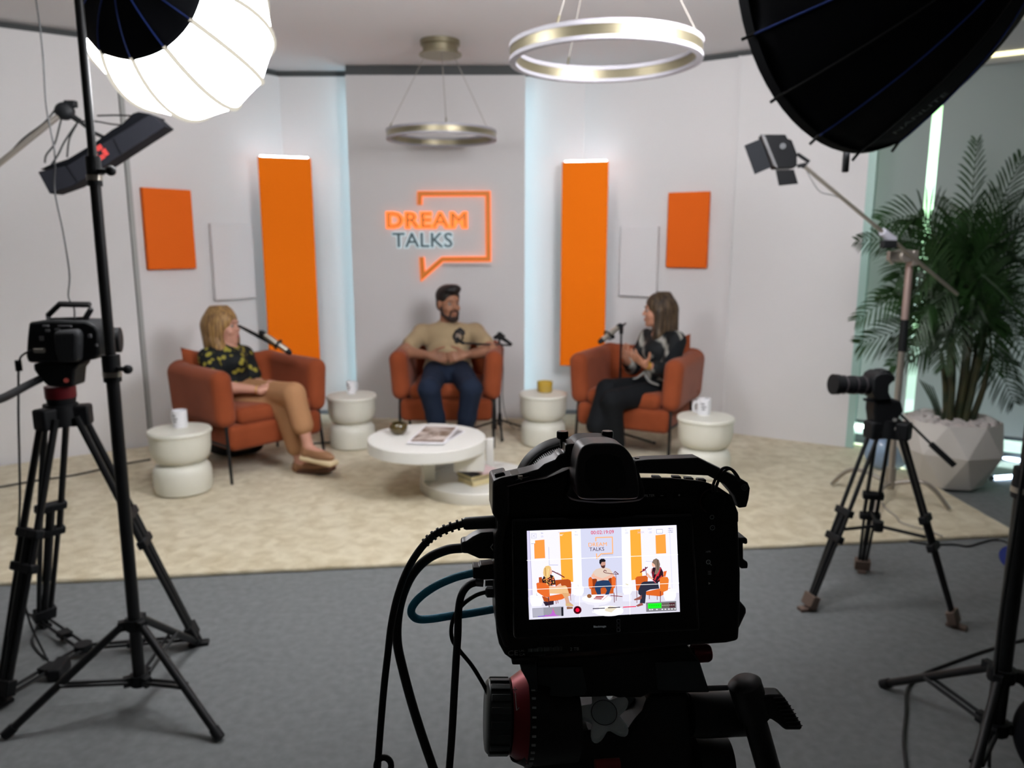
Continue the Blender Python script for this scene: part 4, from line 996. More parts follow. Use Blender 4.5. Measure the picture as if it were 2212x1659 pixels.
def rp(name, pts, o0, o1, m, parent=None, bevel=.0012, sc=1.0, seg_=2, smooth=40):
    P = [loc(RB(x, y, o0)) for x, y in pts]; c = (sum(p[0] for p in P)/len(P), sum(p[1] for p in P)/len(P)); q = MB()
    q.prism(P, o0, o1, lambda v: BM(v), scale1=sc, c=c)
    return q.build(name, m, parent if parent is not None else cam1, bevel=bevel, seg=seg_, smooth=smooth)
def smooth_px(pts, n=4): return [(p.x, p.y) for p in spline([(x, y, 0) for x, y in pts], n, closed=True)]
body = rp('body', [(1072, 1100), (1078, 1060), (1120, 1044), (1180, 1036), (1238, 1012), (1378, 1030), (1386, 1066), (1450, 1067), (1520, 1072), (1560, 1080), (1586, 1094), (1596, 1120), (1601, 1240), (1601, 1310), (1597, 1385), (1570, 1391), (1400, 1402), (1230, 1414), (1122, 1426), (1104, 1426), (1090, 1416), (1078, 1394), (1073, 1370), (1069, 1250)], .018, .062, m_cb, bevel=.003, sc=.985, seg_=3)
rp('top_shoulder', [(1370, 1038), (1384, 1034), (1450, 1034), (1520, 1041), (1552, 1052), (1582, 1072), (1596, 1108), (1596, 1130), (1370, 1130)], .0182, .0235, m_cb, body, bevel=.0015, seg_=3)
rp('hand_grip', [(1480, 1125), (1560, 1118), (1590, 1128), (1598, 1200), (1599, 1380), (1560, 1390), (1490, 1394)], .022, .10, m_cb2, body, bevel=.008, seg_=4)
rp('left_side_frame', [(1064, 1042), (1100, 1034), (1102, 1110), (1092, 1180), (1092, 1330), (1102, 1400), (1090, 1400), (1072, 1352), (1068, 1240), (1068, 1160), (1075, 1145), (1075, 1128), (1064, 1110)], .012, .05, m_cage, bevel=.002)
cage = rp('cage_top_left', [(1065, 1040), (1083, 1033), (1141, 1020), (1163, 1014), (1176, 1003), (1200, 993), (1208, 982), (1221, 979), (1222, 960), (1244, 958), (1246, 1006), (1215, 1012), (1180, 1032), (1140, 1042), (1084, 1056), (1082, 1092), (1066, 1092)], .012, .031, m_cage, bevel=.0012)
rp('shoe_recess', [(1103, 1029), (1140, 1021), (1145, 1030), (1108, 1040)], .0112, .0285, m_gl, cage, bevel=.0008)
rp('slot', [(1068, 1025), (1088, 1020), (1093, 1028), (1070, 1034)], .011, .016, m_gl, cage, bevel=.0008)
q = MB(); a = RB(1124, 1031, .010); q.cyl(a-bU*.0006, a+bU*.0012, .0018, n=14); q.cyl(a-bF*.0006+bR*.0006-bU*.0018, a-bU*.0004+bR*.0006-bF*.0006, .0007, n=8); q.build('screw', m_chrome, cage)
q = MB(); a = RB(1078, 1047, .0115); q.cyl(a, a-bF*.001, .0018, n=12); q.build('screw', m_cage, cage)
m_cup = mat('eyecup_rubber', '#1a1617', .38, spec=.6)
hump = rp('viewfinder_housing', smooth_px([(1228, 1078), (1234, 1046), (1240, 1010), (1250, 976), (1268, 962), (1300, 960), (1332, 961), (1352, 972), (1372, 1000), (1386, 1034), (1392, 1078), (1340, 1088), (1280, 1088)]), .004, .055, m_cb, bevel=.002, sc=.95)
cup = rp('eyecup', smooth_px([(1246, 1062), (1244, 1020), (1249, 986), (1260, 966), (1278, 959), (1300, 958), (1324, 958), (1344, 963), (1360, 978), (1373, 1002), (1380, 1040), (1381, 1068), (1370, 1079), (1310, 1080), (1258, 1079)]), -.016, .009, m_cup, hump, bevel=.0022, seg_=4)
rp('eyepiece', [(1262, 1040), (1264, 1000), (1280, 982), (1318, 980), (1342, 990), (1354, 1020), (1352, 1050), (1330, 1062), (1280, 1062)], -.0165, -.014, mat('eyepiece_black', '#020303', .6), cup, bevel=.0008)
def hexscrew(px, top, bot, stem, off, hw):
    a = RB(px, (top+bot)/2, off); up = bU; r = hw*.56/F; hh = (bot-top)*.50/F/2
    q = MB(); q.tube([a-up*hh, a-up*hh*.8, a+up*hh*.85, a+up*hh], [r*.94, r, r, r*.92], 24)
    for k in range(24):
        an = 2*PI*k/24; d = bR*math.cos(an)+bF*math.sin(an); q.box(a+d*r, (r*.12, r*.12, hh*1.5), Matrix((d, bU.cross(d), bU)).transposed())
    o = q.build('thumb_screw', mat('screw_black_steel', '#1c1d1e', .3, metal=.8), cage)
    q = MB(); q.cyl(a+up*hh*1.02, a+up*hh*.9, r*.42, n=6); q.build('hex_socket', m_gl, o)
    q = MB(); b_ = RB(px+2, stem, off); q.tube([a-up*hh, b_], [r*.52, r*.52], 14)
    for k in range(5): q.tube([a.lerp(b_, .3+k*.1)+up*.0003, a.lerp(b_, .3+k*.1)-up*.0003], r*.6, 14)
    q.build('thread', m_cage, o)
hexscrew(1215, 930, 948, 975, .028, 12); hexscrew(1312, 929, 950, 972, .045, 12.5)
bar = rp('cage_top_right', [(1372, 996), (1400, 993), (1508, 989), (1553, 1011), (1600, 1034), (1616, 1043), (1621, 1055), (1618, 1078), (1613, 1096), (1596, 1098), (1588, 1072), (1566, 1047), (1545, 1036), (1530, 1028), (1440, 1024), (1376, 1023)], .016, .030, m_cage, bevel=.001)
for x, y in ((1443, 988.5), (1467, 988), (1491, 987.5), (1376, 989)):
    P = RB(x, y, .024); q = MB(); q.cyl(P-bU*.0008, P+bU*.00035, .0030 if x > 1400 else .0018, n=20); q.build('hole', m_gl, bar)
q = MB(); a = RB(1608, 1053, .0155); q.tube([a+(bR*math.cos(t)+bU*math.sin(t))*.0021 for t in [2*PI*k/16 for k in range(16)]], .0004, 6, closed=True); q.cyl(a, a-bF*.0006, .0012, n=6); q.build('bolt', mat('bolt_grey', '#55595a', .35, metal=.7), bar)
# tether cords looped over the right arm
for k, (d1, d2) in enumerate(((0, 0), (7, 3))):
    pts = [(1540+d1, 1062), (1541+d1, 1046+d2), (1548+d1, 1030+d2), (1558+d1, 1015+d2), (1568+d1, 1010+d2), (1580+d1*.6, 1014+d2), (1590+d1*.5, 1026+d2), (1597, 1035+d2)]
    q = MB(); q.tube(spline([RB(x, y, .013+.003*math.sin(i*.9)) for i, (x, y) in enumerate(pts)], 5), .0011, 8); q.build('tether_loop', mat('cord_black', '#0b0c0d', .7), bar)
for x, y in ((1420, 1031), (1463, 1031), (1490, 1034), (1517, 1037)):
    rp('top_button', [(x-9, y-2), (x+9, y-1), (x+9, y+5), (x-9, y+4)], .03, .036, m_cb, body, bevel=.0006)
# tilting screen
def SP(px, py, lay=0.0):
    r = ray(px, py); o = SO-sF*lay-Vector((0, 0, CH)); t = o.dot(sF)/r.dot(sF)
    return Vector((0, 0, CH))+r*t
RS = Matrix((sR, sF, sU)).transposed()
q = MB(); q.box(SO+sF*.0045+sR*.001-sU*.002, (.136, .008, .085), RS); scr = q.build('screen_housing', m_gl, cam1, bevel=.003, seg=3)
# picture on the screen: flat coloured shapes in the plane of the display
def SQ(cx, cy, lay=0.0): return SP(1120+cx/5.978, 1120+cy/5.978, lay)
pic = MB(); pm = []; pmi = {}
def pmat(c):
    if c not in pmi: pmi[c] = len(pm); pm.append(emis('screen_'+c.lstrip('#'), c, 1.0))
    return pmi[c]
LAY = [.00005]
def poly(pts, c):
    LAY[0] += .0000035; P = [SQ(x, y, LAY[0]) for x, y in pts]; o = len(pic.v); pic.v += P; pic.f.append(tuple(range(o, o+len(P)))); pic.m.append(pmat(c))
def line(pts, w, c):
    for (x0, y0), (x1, y1) in zip(pts[:-1], pts[1:]):
        d = math.hypot(x1-x0, y1-y0) or 1; nx, ny = -(y1-y0)/d*w/2, (x1-x0)/d*w/2; ex_, ey_ = (x1-x0)/d*w*.3, (y1-y0)/d*w*.3
        poly([(x0+nx-ex_, y0+ny-ey_), (x1+nx+ex_, y1+ny+ey_), (x1-nx+ex_, y1-ny+ey_), (x0-nx-ex_, y0-ny-ey_)], c)
def ell(cx, cy, rx, ry, c, n=28): poly([(cx+rx*math.cos(2*PI*k/n), cy+ry*math.sin(2*PI*k/n)) for k in range(n)], c)
W_, O_, S_, R1, R2 = '#e3e1f5', '#fba23a', '#dfae98', '#d8652a', '#a9481c'
poly([(108, 160), (2040, 85), (2085, 1205), (138, 1307)], W_)
poly([(126, 1020), (800, 975), (1400, 935), (2076, 960), (2085, 1205), (138, 1307)], '#cfcddb')
poly([(108, 160), (140, 158), (180, 1100), (130, 1120)], '#cdc8e2'); line([(140, 160), (182, 1090)], 6, '#9d98ba')
line([(1950, 120), (1985, 900)], 5, '#c6c2e0')
poly([(800, 133), (1330, 113), (1345, 960), (825, 980)], '#c6c8de')
poly([(690, 138), (800, 133), (825, 980), (715, 992)], '#f2f3ff'); poly([(1330, 113), (1440, 108), (1462, 905), (1345, 958)], '#f2f3ff')
line([(390, 370), (398, 600)], 5, '#a9aac8'); line([(398, 600), (510, 600)], 7, '#a9aac8'); line([(1645, 552), (1740, 556)], 5, '#b3b4d0')
poly([(530, 180), (685, 165), (708, 818), (556, 830)], O_); poly([(1440, 150), (1575, 135), (1600, 778), (1458, 798)], O_)
poly([(200, 285), (335, 272), (345, 512), (207, 520)], '#fc9140'); poly([(1768, 217), (1898, 203), (1908, 450), (1776, 456)], '#f8983e')
line([(1000, 292), (998, 247), (1211, 240), (1217, 448), (1068, 456), (1010, 517), (1008, 455)], 14, '#f7ab74'); line([(1080, 470), (1220, 464)], 5, '#8c88a0')
# side tables
for (x0, x1, y0, y1, y2) in ((148, 320, 1003, 1135, 1290), (720, 845, 890, 1000, 1085), (1340, 1468, 880, 985, 1070), (1872, 2038, 925, 1060, 1075)):
    xm = (x0+x1)/2; w = (x1-x0)/2
    if y2-y1 > 40: poly([(x0+10, y1), (x1-8, y1), (x1-4, y1+.4*(y2-y1)), (x1-6, y2), (x0+6, y2), (x0+4, y1+.4*(y2-y1))], '#d9d8e8')
    poly([(x0, y0), (x1, y0-6), (x1-4, y0+.6*(y1-y0)), (x1-26, y1-4), (x0+26, y1), (x0+4, y0+.6*(y1-y0))], '#eceaf6'); ell(xm, y0-2, w, 14, '#fbfaff'); line([(x0+6, y0+14), (x1-6, y0+10)], 3, '#b9b8cc')
poly([(218, 950), (262, 947), (264, 1004), (222, 1006)], '#f8f7ff'); line([(232, 962), (232, 990), (250, 990)], 4, '#6a6080')
poly([(762, 852), (795, 850), (792, 886), (765, 888)], '#ffffff'); line([(770, 856), (772, 880)], 4, '#55506a'); poly([(1380, 842), (1428, 840), (1420, 870), (1388, 872)], '#fff2d8'); line([(1382, 842), (1428, 866)], 4, '#605040')
poly([(1915, 888), (1972, 884), (1970, 930), (1922, 932)], '#f4e8f2'); line([(1925, 905), (1960, 900)], 6, '#c04858')
# left chair and woman
poly([(262, 760), (300, 755), (320, 850), (265, 850)], R2); poly([(475, 795), (640, 783), (672, 800), (682, 850), (680, 975), (600, 970), (480, 900)], R2)
poly([(395, 1000), (600, 965), (680, 985), (560, 1045), (400, 1078)], R1); poly([(318, 1075), (455, 1062), (455, 1110), (350, 1130)], '#2a2030')
poly([(300, 1000), (395, 1030), (400, 1078), (330, 1070)], R2); poly([(230, 838), (250, 828), (385, 830), (402, 870), (405, 1000), (385, 1022), (330, 1010), (242, 950)], R1)
line([(388, 1015), (402, 1212)], 11, '#3c1e24'); line([(484, 1060), (488, 1100)], 8, '#8a3038'); line([(505, 1055), (512, 1092)], 7, '#8a3038'); line([(672, 975), (676, 1060)], 6, '#8a3038')
poly([(305, 790), (325, 745), (350, 730), (420, 725), (455, 745), (475, 800), (478, 855), (400, 875), (370, 835), (310, 830)], '#2b1c1c')
rr = random.Random(5)
for k in range(46):
    x = 325+rr.random()*135; y = 750+rr.random()*105; ell(x, y, 5+rr.random()*4, 5+rr.random()*4, rr.choice(['#e88a4a', '#e8b05a', '#d86a4a']), 7)
poly([(395, 870), (440, 885), (520, 880), (545, 865), (560, 870), (600, 865), (625, 880), (650, 960), (652, 1000), (610, 1020), (560, 975), (400, 968)], '#dcb382'); poly([(560, 960), (650, 965), (655, 985), (640, 1010), (655, 1085), (620, 1095), (590, 1020)], '#d0a070')
poly([(600, 1010), (640, 1005), (660, 1080), (700, 1110), (712, 1128), (640, 1138), (615, 1128)], '#c99a80'); poly([(608, 1100), (650, 1092), (710, 1120), (706, 1135), (612, 1130)], '#c7a878'); poly([(622, 1140), (700, 1142), (700, 1165), (625, 1172)], '#8a5a40')
poly([(400, 862), (480, 880), (520, 850), (545, 838), (555, 868), (510, 892), (420, 895)], S_)
poly([(400, 655), (425, 650), (432, 675), (438, 690), (428, 722), (405, 722)], S_); poly([(318, 700), (325, 650), (350, 615), (392, 608), (418, 625), (422, 650), (402, 680), (408, 745), (385, 770), (345, 760), (322, 735)], '#dcb777'); line([(345, 640), (350, 740)], 12, '#b88a50'); line([(385, 650), (375, 740)], 8, '#edd09a')
line([(436, 678), (540, 730), (592, 760)], 13, '#5c1a28'); line([(500, 700), (540, 722)], 10, '#b08a88')
# middle chair and man
poly([(935, 780), (1225, 765), (1228, 900), (940, 915)], '#8a3614'); poly([(935, 905), (1230, 890), (1226, 968), (942, 985)], '#bd5520'); 
poly([(903, 785), (915, 762), (935, 752), (952, 775), (960, 870), (940, 915), (918, 905), (905, 880)], R1); poly([(1200, 775), (1215, 752), (1240, 745), (1256, 770), (1256, 870), (1240, 900), (1218, 905), (1205, 880)], R1)
poly([(985, 860), (1010, 805), (1165, 797), (1205, 870), (1168, 980), (1118, 985), (1142, 930), (1125, 895), (1095, 882), (1060, 905), (1065, 980), (1018, 982), (990, 920)], '#22395c')
poly([(940, 745), (965, 690), (1000, 655), (1060, 638), (1130, 634), (1180, 652), (1240, 735), (1228, 748), (1160, 775), (1162, 800), (1090, 795), (1015, 812), (1012, 775), (950, 765)], '#d2beb0')
poly([(938, 742), (970, 705), (990, 740), (1075, 770), (1110, 775), (1100, 795), (1060, 797), (960, 768)], S_); poly([(1195, 700), (1240, 738), (1225, 750), (1130, 792), (1080, 790), (1095, 768), (1180, 735)], S_)
poly([(1056, 565), (1122, 556), (1125, 590), (1112, 640), (1085, 642), (1062, 610)], '#c09080'); poly([(1060, 598), (1080, 612), (1122, 600), (1115, 636), (1092, 644), (1070, 630)], '#4c2a26'); poly([(1044, 575), (1045, 538), (1068, 520), (1105, 520), (1126, 540), (1120, 560), (1075, 562), (1060, 600)], '#19171f')
line([(1118, 700), (1100, 690), (1108, 668), (1130, 672), (1132, 684)], 8, '#5c1a28'); line([(1118, 700), (1200, 715), (1292, 720)], 8, '#5c1a28'); line([(1232, 700), (1250, 685), (1290, 718)], 9, '#5c1a28'); line([(1255, 700), (1272, 1010)], 6, '#6c2030'); line([(1190, 995), (1340, 1008)], 9, '#7a2434'); line([(1232, 960), (1238, 1082)], 8, '#6c2030'); line([(1262, 1010), (1262, 1060)], 7, '#6c2030')
# right chair and woman
poly([(1872, 685), (1916, 675), (1898, 752), (1870, 750)], R1); poly([(1508, 775), (1530, 750), (1650, 736), (1672, 760), (1665, 860), (1570, 940), (1520, 925)], '#c2571f')
poly([(1642, 945), (1820, 905), (1872, 950), (1872, 985), (1830, 1006), (1650, 988)], '#cf5f24'); line([(1688, 990), (1690, 1040)], 7, '#7a2a28'); line([(1790, 1000), (1792, 1050)], 7, '#7a2a28'); line([(1528, 930), (1530, 1090)], 7, '#7a2a28')
poly([(1545, 930), (1590, 830), (1620, 815), (1800, 806), (1818, 905), (1700, 918), (1650, 940), (1635, 1098), (1566, 1092), (1580, 1000), (1550, 975)], '#2a2b3b')
poly([(1488, 1045), (1560, 1010), (1590, 985), (1592, 1030), (1575, 1048), (1500, 1057)], '#8a5048'); poly([(1516, 1125), (1570, 1095), (1600, 1090), (1612, 1118), (1540, 1140)], '#8a5048')
poly([(1716, 660), (1740, 632), (1838, 628), (1868, 690), (1872, 790), (1830, 810), (1790, 832), (1735, 800), (1722, 720)], '#2c1620')
for x0, y0, x1, y1, w, c in ((1722, 650, 1712, 705, 14, '#d9a0a0'), (1835, 640, 1800, 740, 16, '#c02c3c'), (1822, 640, 1790, 720, 7, '#e8c8b8'), (1800, 700, 1760, 790, 18, '#c8343c'), (1850, 740, 1800, 800, 10, '#c8343c'), (1740, 690, 1735, 760, 10, '#a82838'), (1730, 790, 1770, 828, 8, '#e05a6a')): line([(x0, y0), (x1, y1)], w, c)
poly([(1648, 715), (1665, 700), (1700, 740), (1745, 775), (1730, 790), (1680, 765)], S_)
poly([(1722, 575), (1735, 560), (1765, 570), (1768, 625), (1738, 630), (1722, 605)], S_); poly([(1724, 570), (1742, 532), (1780, 515), (1812, 535), (1828, 590), (1822, 650), (1790, 720), (1752, 722), (1770, 660), (1765, 600), (1742, 580)], '#7a685c'); line([(1795, 540), (1802, 660)], 12, '#55483e')
poly([(1822, 780), (1850, 752), (1925, 756), (1942, 790), (1930, 925), (1870, 950), (1826, 930)], '#d9742c'); line([(1832, 940), (1832, 1086)], 8, '#5c2028')
line([(1575, 695), (1600, 680), (1665, 630)], 13, '#6c1c2c'); ell(1618, 665, 18, 18, '#8a2434', 10); line([(1640, 655), (1655, 735)], 7, '#5c1a28'); ell(1640, 634, 8, 10, '#4c1824', 8)
# coffee table
ell(1165, 1200, 190, 62, '#e8e6f2'); ell(1165, 1185, 190, 58, '#f6f4fc'); poly([(970, 1090), (1035, 1095), (1040, 1190), (985, 1180)], '#dcdae8')
poly([(1115, 1170), (1180, 1130), (1275, 1150), (1200, 1215), (1120, 1195)], '#d8ceb8'); poly([(820, 1030), (1200, 1020), (1195, 1070), (1120, 1110), (1000, 1122), (900, 1110), (830, 1075)], '#dddbe9'); ell(1010, 1035, 191, 50, '#faf9ff')
poly([(942, 1055), (1000, 995), (1135, 990), (1075, 1058)], '#e6dfe8'); poly([(968, 1040), (1005, 1002), (1108, 1000), (1068, 1045)], '#a04a4c'); line([(985, 1028), (1080, 1026)], 6, '#e8e0e8'); line([(1085, 1055), (1150, 1000)], 5, '#b03a48'); ell(915, 1002, 30, 26, '#8a5a38')
# overlays
line([(110, 542), (2058, 466)], 6, '#ffffff'); line([(126, 919), (2072, 834)], 6, '#ffffff'); line([(770, 140), (792, 1275)], 5, '#ffffff'); line([(1422, 115), (1440, 1240)], 5, '#ffffff')
poly([(178, 1160), (580, 1135), (584, 1255), (184, 1280)], '#8e8d98'); poly([(182, 1166), (322, 1156), (326, 1262), (187, 1272)], '#a5a4b2')
poly([(250, 1270), (345, 1250), (352, 1238), (360, 1250), (375, 1238), (390, 1225), (410, 1240), (430, 1220), (446, 1155), (455, 1200), (470, 1225), (485, 1245), (540, 1258)], '#b060c0'); line([(250, 1266), (340, 1256)], 5, '#5050d8'); line([(375, 1243), (400, 1236)], 6, '#30c050'); line([(446, 1158), (452, 1190), (470, 1215)], 4, '#e85050')
poly([(552, 1146), (578, 1144), (580, 1258), (555, 1260)], '#1c1c24')
ell(762, 1182, 52, 52, '#5a1020', 36); ell(762, 1182, 40, 40, '#24060c', 30); ell(762, 1182, 26, 26, '#ff1238', 26)
line([(962, 1165), (1112, 1158)], 12, '#30283a'); line([(1160, 1153), (1310, 1147)], 12, '#30283a'); line([(1352, 1146), (1515, 1136)], 12, '#e22450')
poly([(1646, 1086), (2036, 1066), (2041, 1190), (1650, 1206)], '#77767c'); poly([(1672, 1098), (1845, 1090), (1846, 1157), (1673, 1164)], '#18e820'); poly([(1945, 1088), (2022, 1084), (2024, 1150), (1947, 1154)], '#4c2a32'); poly([(1848, 1092), (1943, 1088), (1945, 1154), (1848, 1157)], '#5c5a50')
for k in range(12): line([(1690+k*28, 1127-k*1.2), (1700+k*28, 1127-k*1.2)], 5, '#0c6a10' if k < 6 else '#b8b0a8')
line([(1850, 1126), (2020, 1117)], 5, '#8e8c88')
for k, x in enumerate((1690, 1720, 1780, 1850, 1890, 1935, 1975, 2015)): line([(x, 1178-k*1.5), (x+14, 1178-k*1.5)], 12, '#e8e8ea')
line([(164, 196), (228, 194), (230, 252), (166, 254), (164, 196)], 3, '#9896a8'); line([(178, 208), (216, 240)], 4, '#a8a6b8'); line([(216, 206), (180, 240)], 4, '#a8a6b8')
poly([(153, 288), (212, 284), (214, 320), (155, 324)], '#ffffff'); line([(165, 326), (215, 322)], 5, '#807e90')
line([(1782, 142), (1858, 140), (1862, 188), (1784, 192), (1782, 142)], 4, '#707088'); poly([(1786, 146), (1856, 144), (1858, 184), (1788, 188)], '#fdfcff')
for k in range(3): line([(1932, 130+k*24), (1995, 127+k*24)], 5, '#9090a4'); ell(1950+k*14, 129+k*24, 6, 6, '#8080a0', 8)
spm = pic.build('display_picture', pm, scr, smooth=0, fix=False)
def stext(body_, cx, cy, hpx, c, lay=.0006, name='display_text', sx=1.0, bold=0.0, rot=0.0):
    c0 = SQ(cx, cy, lay); k = (SQ(cx, cy-hpx, lay)-c0).length; u = (SQ(cx+100, cy-3.9, lay)-c0).normalized(); w = sF.cross(u) * -1
    w = u.cross(sF); w = w if w.dot(sU) > 0 else -w
    return text_mesh(body_, k/.72, lambda v: c0+u*v.x+w*v.y, name, emis('screen_'+c.lstrip('#'), c, 1.0), scr, sx=sx, bold=bold)
stext('00:02:19:09', 1084, 180, 48, '#d01a52', name='timecode', sx=1.0, bold=.00002)
stext('DREAM', 1022, 338, 50, '#f59a34', name='display_title', sx=1.12); stext('TALKS', 1012, 398, 48, '#4a2b48', name='display_title', sx=1.05, bold=.00002)
for tx, x, y, h_, c in (('180°', 550, 215, 24, '#f4f0f4'), ('SHUTTER', 555, 180, 15, '#b89a88'), ('IRIS', 742, 172, 15, '#8c8aa4'), ('f4.8', 750, 212, 26, '#a2a0b8'), ('ISO', 1392, 150, 16, '#7c7a94'), ('200', 1400, 186, 26, '#a2a0b8'), ('WB', 1548, 146, 15, '#e8b880'), ('3600K', 1580, 180, 26, '#c8b8b8'), ('TINT', 1695, 138, 18, '#9a98b0'), ('-20', 1700, 180, 24, '#a8a6bc'), ('fps', 305, 188, 18, '#7c7a94'), ('50', 305, 234, 24, '#b0aec4'), ('LUT', 184, 304, 18, '#6c6a84'), ('AC', 1820, 166, 22, '#606078'), ('No Card', 1015, 1208, 26, '#ffffff'), ('No Card', 1225, 1196, 26, '#dcdae6')):
    stext(tx, x, y, h_, c)
# printed markings on the body
m_pr = mat('printed_grey', '#bcc2c3', .6)
m_pr2 = mat('printed_dim_grey', '#9aa0a1', .6)
def btext(s, px, py, hpx, m, off=.0172, name='marking', sx=1.0, ang=-1.6, bold=0):
    c0 = RB(px, py, off); k = (RB(px, py-hpx, off)-c0).length; a = math.radians(-ang)*-1
    u = (bR*math.cos(math.radians(-ang*0))).normalized(); 
    return text_mesh(s, k/.72, lambda v: c0+bR*v.x+bU*v.y-bF*.0001, name, m, body, sx=sx, bold=bold)
btext('ND FILTER', 1396, 1071, 5.5, m_pr); btext('–', 1430, 1070, 9, m_pr); btext('+', 1467, 1070, 8, m_pr); btext('HFR', 1530, 1192, 4.5, m_pr)
btext('2 TB', 1241, 1402, 7, m_pr2, off=.0172); btext('CE', 1108, 1411, 11, m_pr2, sx=1.2); btext('UK', 1127, 1406, 5, m_pr2, sx=1.3); btext('CA', 1128, 1414, 5, m_pr2, sx=1.3)
q = MB(); rr = random.Random(9); x = 1141
while x < 1214:
    w = rr.choice((.6, .9, 1.4)); P = [RB(x, 1405-(x-1141)*.05, .0170), RB(x+w, 1405-(x-1141)*.05, .0170)]; q.box((P[0]+P[1])/2, ((P[1]-P[0]).length, .0002, .0026), Matrix((bR, bF, bU)).transposed()); x += w+rr.choice((.8, 1.1, 1.6))
q.build('barcode', m_pr2, body)
btext('MODEL BM-P42110     MADE 2021', 1188, 1398, 2.6, m_pr2); btext('SN 8 0791828201109', 1162, 1416, 2.6, m_pr2)
def sring(px, py, r, m, w=.0003, n=24, name='icon', off=.0168):
    c0 = RB(px, py, off); k = r*(RB(px+1, py, off)-c0).length; q = MB(); q.tube([c0+(bR*math.cos(2*PI*i/n)+bU*math.sin(2*PI*i/n))*k for i in range(n)], w, 6, closed=True); return q.build(name, m, body)
q = MB(); a = RB(1538, 1082, .018); q.tube([a, a-bF*.004, a-bF*.005], [.0086, .0086, .0080], 40); q.build('record_button', m_cb2, body)
sring(1538, 1082, 25.5, mat('red_dark_ring', '#3a1418', .5), .0005, 48, 'button_ring', off=.0165)
sring(1538, 1117, 4.5, m_pr, n=6); sring(1539, 1140, 5, m_pr, n=8); btext('+', 1539, 1140, 5, m_pr); sring(1530, 1214, 4.2, m_pr); btext('+', 1530, 1214, 4, m_pr)
q = MB(); q.cyl(RB(1533, 1217.5, .0168), RB(1537, 1221, .0168), .0003, n=6)
for k in range(3): q.cyl(RB(1529, 1234.5+k*3, .0168), RB(1536, 1234.3+k*3, .0168), .0002, n=6)
q.build('icon', m_pr, body)
q = MB(); P = [RB(1530.5, 1257.5, .0168), RB(1535.5, 1260, .0168), RB(1531, 1263, .0168)]; q.add(P+[p+bF*.0002 for p in P], [(0, 1, 2), (5, 4, 3), (0, 3, 4, 1), (1, 4, 5, 2), (2, 5, 3, 0)]); q.build('icon', m_pr, body)
stext('Blackmagic', (1296-1120)*5.978, (1353.5-1120)*5.978, 26, '#4a4e50', name='maker_lettering', sx=1.1)
for k in range(3):
    c0 = SP(1336, 1341.5+k*9.5, .0003); q = MB(); s_ = .0011
    q.tube([c0+sR*a+sU*b_ for a, b_ in ((-s_, -s_), (s_, -s_), (s_, s_), (-s_, s_))], .0002, 4, closed=True); q.build('maker_mark', m_pr2, scr)
for px_, py_ in ((1430, 1070), (1467, 1070)):
    rp('filter_button', [(px_-12, py_-6), (px_+12, py_-7), (px_+12, py_+6), (px_-12, py_+7)], .0172, .02, m_cb2, body, bevel=.0006)
# lens seen over the left shoulder
LCn = RB(1233, 1074, .10)
lq = MB(); prof = [(-.045, .032), (-.03, .036), (-.02, .0405), (.010, .0405), (.011, .0425), (.016, .0455), (.028, .0468), (.030, .045), (.030, .040)]
lq.tube([LCn+bF*a for a, r in prof], [r for a, r in prof], 64, cap=True); lens = lq.build('lens', m_cb, cam1)
q = MB()
for k in range(150):
    a = 2*PI*k/150; d = bR*math.cos(a)+bU*math.sin(a); q.box(LCn+d*.0412-bF*.004, (.0018, .024, .0007), Matrix((d, bF, d.cross(bF))).transposed())
q.build('focus_gear_ring', mat('gear_grey', '#4a4c4d', .5), lens)
q = MB(); q.tube([LCn+bF*.0125+(bR*math.cos(2*PI*k/64)+bU*math.sin(2*PI*k/64))*.0432 for k in range(64)], .0005, 6, closed=True); q.build('lens_trim', mat('lens_trim_grey', '#6c7072', .4, metal=.5), lens)
g = lambda x, y: (1460+x/6.383, 1160+y/6.383)
rp('side_rail', [g(870, 15), g(960, 10), g(988, 28), g(992, 90), g(966, 105), g(930, 88), g(932, 312), g(990, 345), g(998, 385), g(990, 436), g(905, 440), g(870, 400)], .03, .055, m_cage, bevel=.001)
rp('lower_corner', [g(860, 860), g(900, 900), g(980, 990), g(978, 1050), g(890, 1240), g(775, 1430), g(735, 1462), g(560, 1475), g(560, 1200)], .026, .07, m_cb, bevel=.002)

# ---- fluid head under the camera ----
fh = thing('fluid_head', RB(1330, 1640, .05), 'black fluid head with red rings under the foreground camera', 'tripod head')
plate = rp('top_plate', [(1158, 1424), (1300, 1416), (1488, 1398), (1512, 1429), (1534, 1497), (1405, 1499), (1385, 1508), (1340, 1509), (1325, 1505), (1240, 1508), (1200, 1516), (1158, 1521)], .020, .085, m_head, fh, bevel=.0015)
rp('plate_pad', [(1160, 1443), (1258, 1442), (1268, 1492), (1262, 1502), (1160, 1516)], .0185, .022, mat('head_grey_panel', '#333b3d', .5), plate, bevel=.0006)
rp('plate_pad', [(1416, 1432), (1510, 1429), (1530, 1494), (1421, 1491)], .0185, .022, mat('head_grey_panel', '#333b3d', .5), plate, bevel=.0006)
rp('quick_release', [(1106, 1425), (1160, 1420), (1160, 1464), (1137, 1464), (1137, 1437), (1106, 1437)], .016, .06, m_head, fh)
for x, y in ((1178, 1432), (1485, 1417)):
    P = RB(x, y, .024); q = MB(); q.tube([P+(bR*math.cos(2*PI*k/20)+bF*math.sin(2*PI*k/20))*.003+bU*.0006 for k in range(20)], .0003, 6, closed=True); q.build('plate_screw', m_pr2, plate)
q = MB(); a = RB(1495, 1412, .03); b_ = RB(1534, 1410, .03); q.tube([a, a.lerp(b_, .85), b_], [.0070, .0070, .0058], 24); q.build('red_safety_knob', m_red, fh)
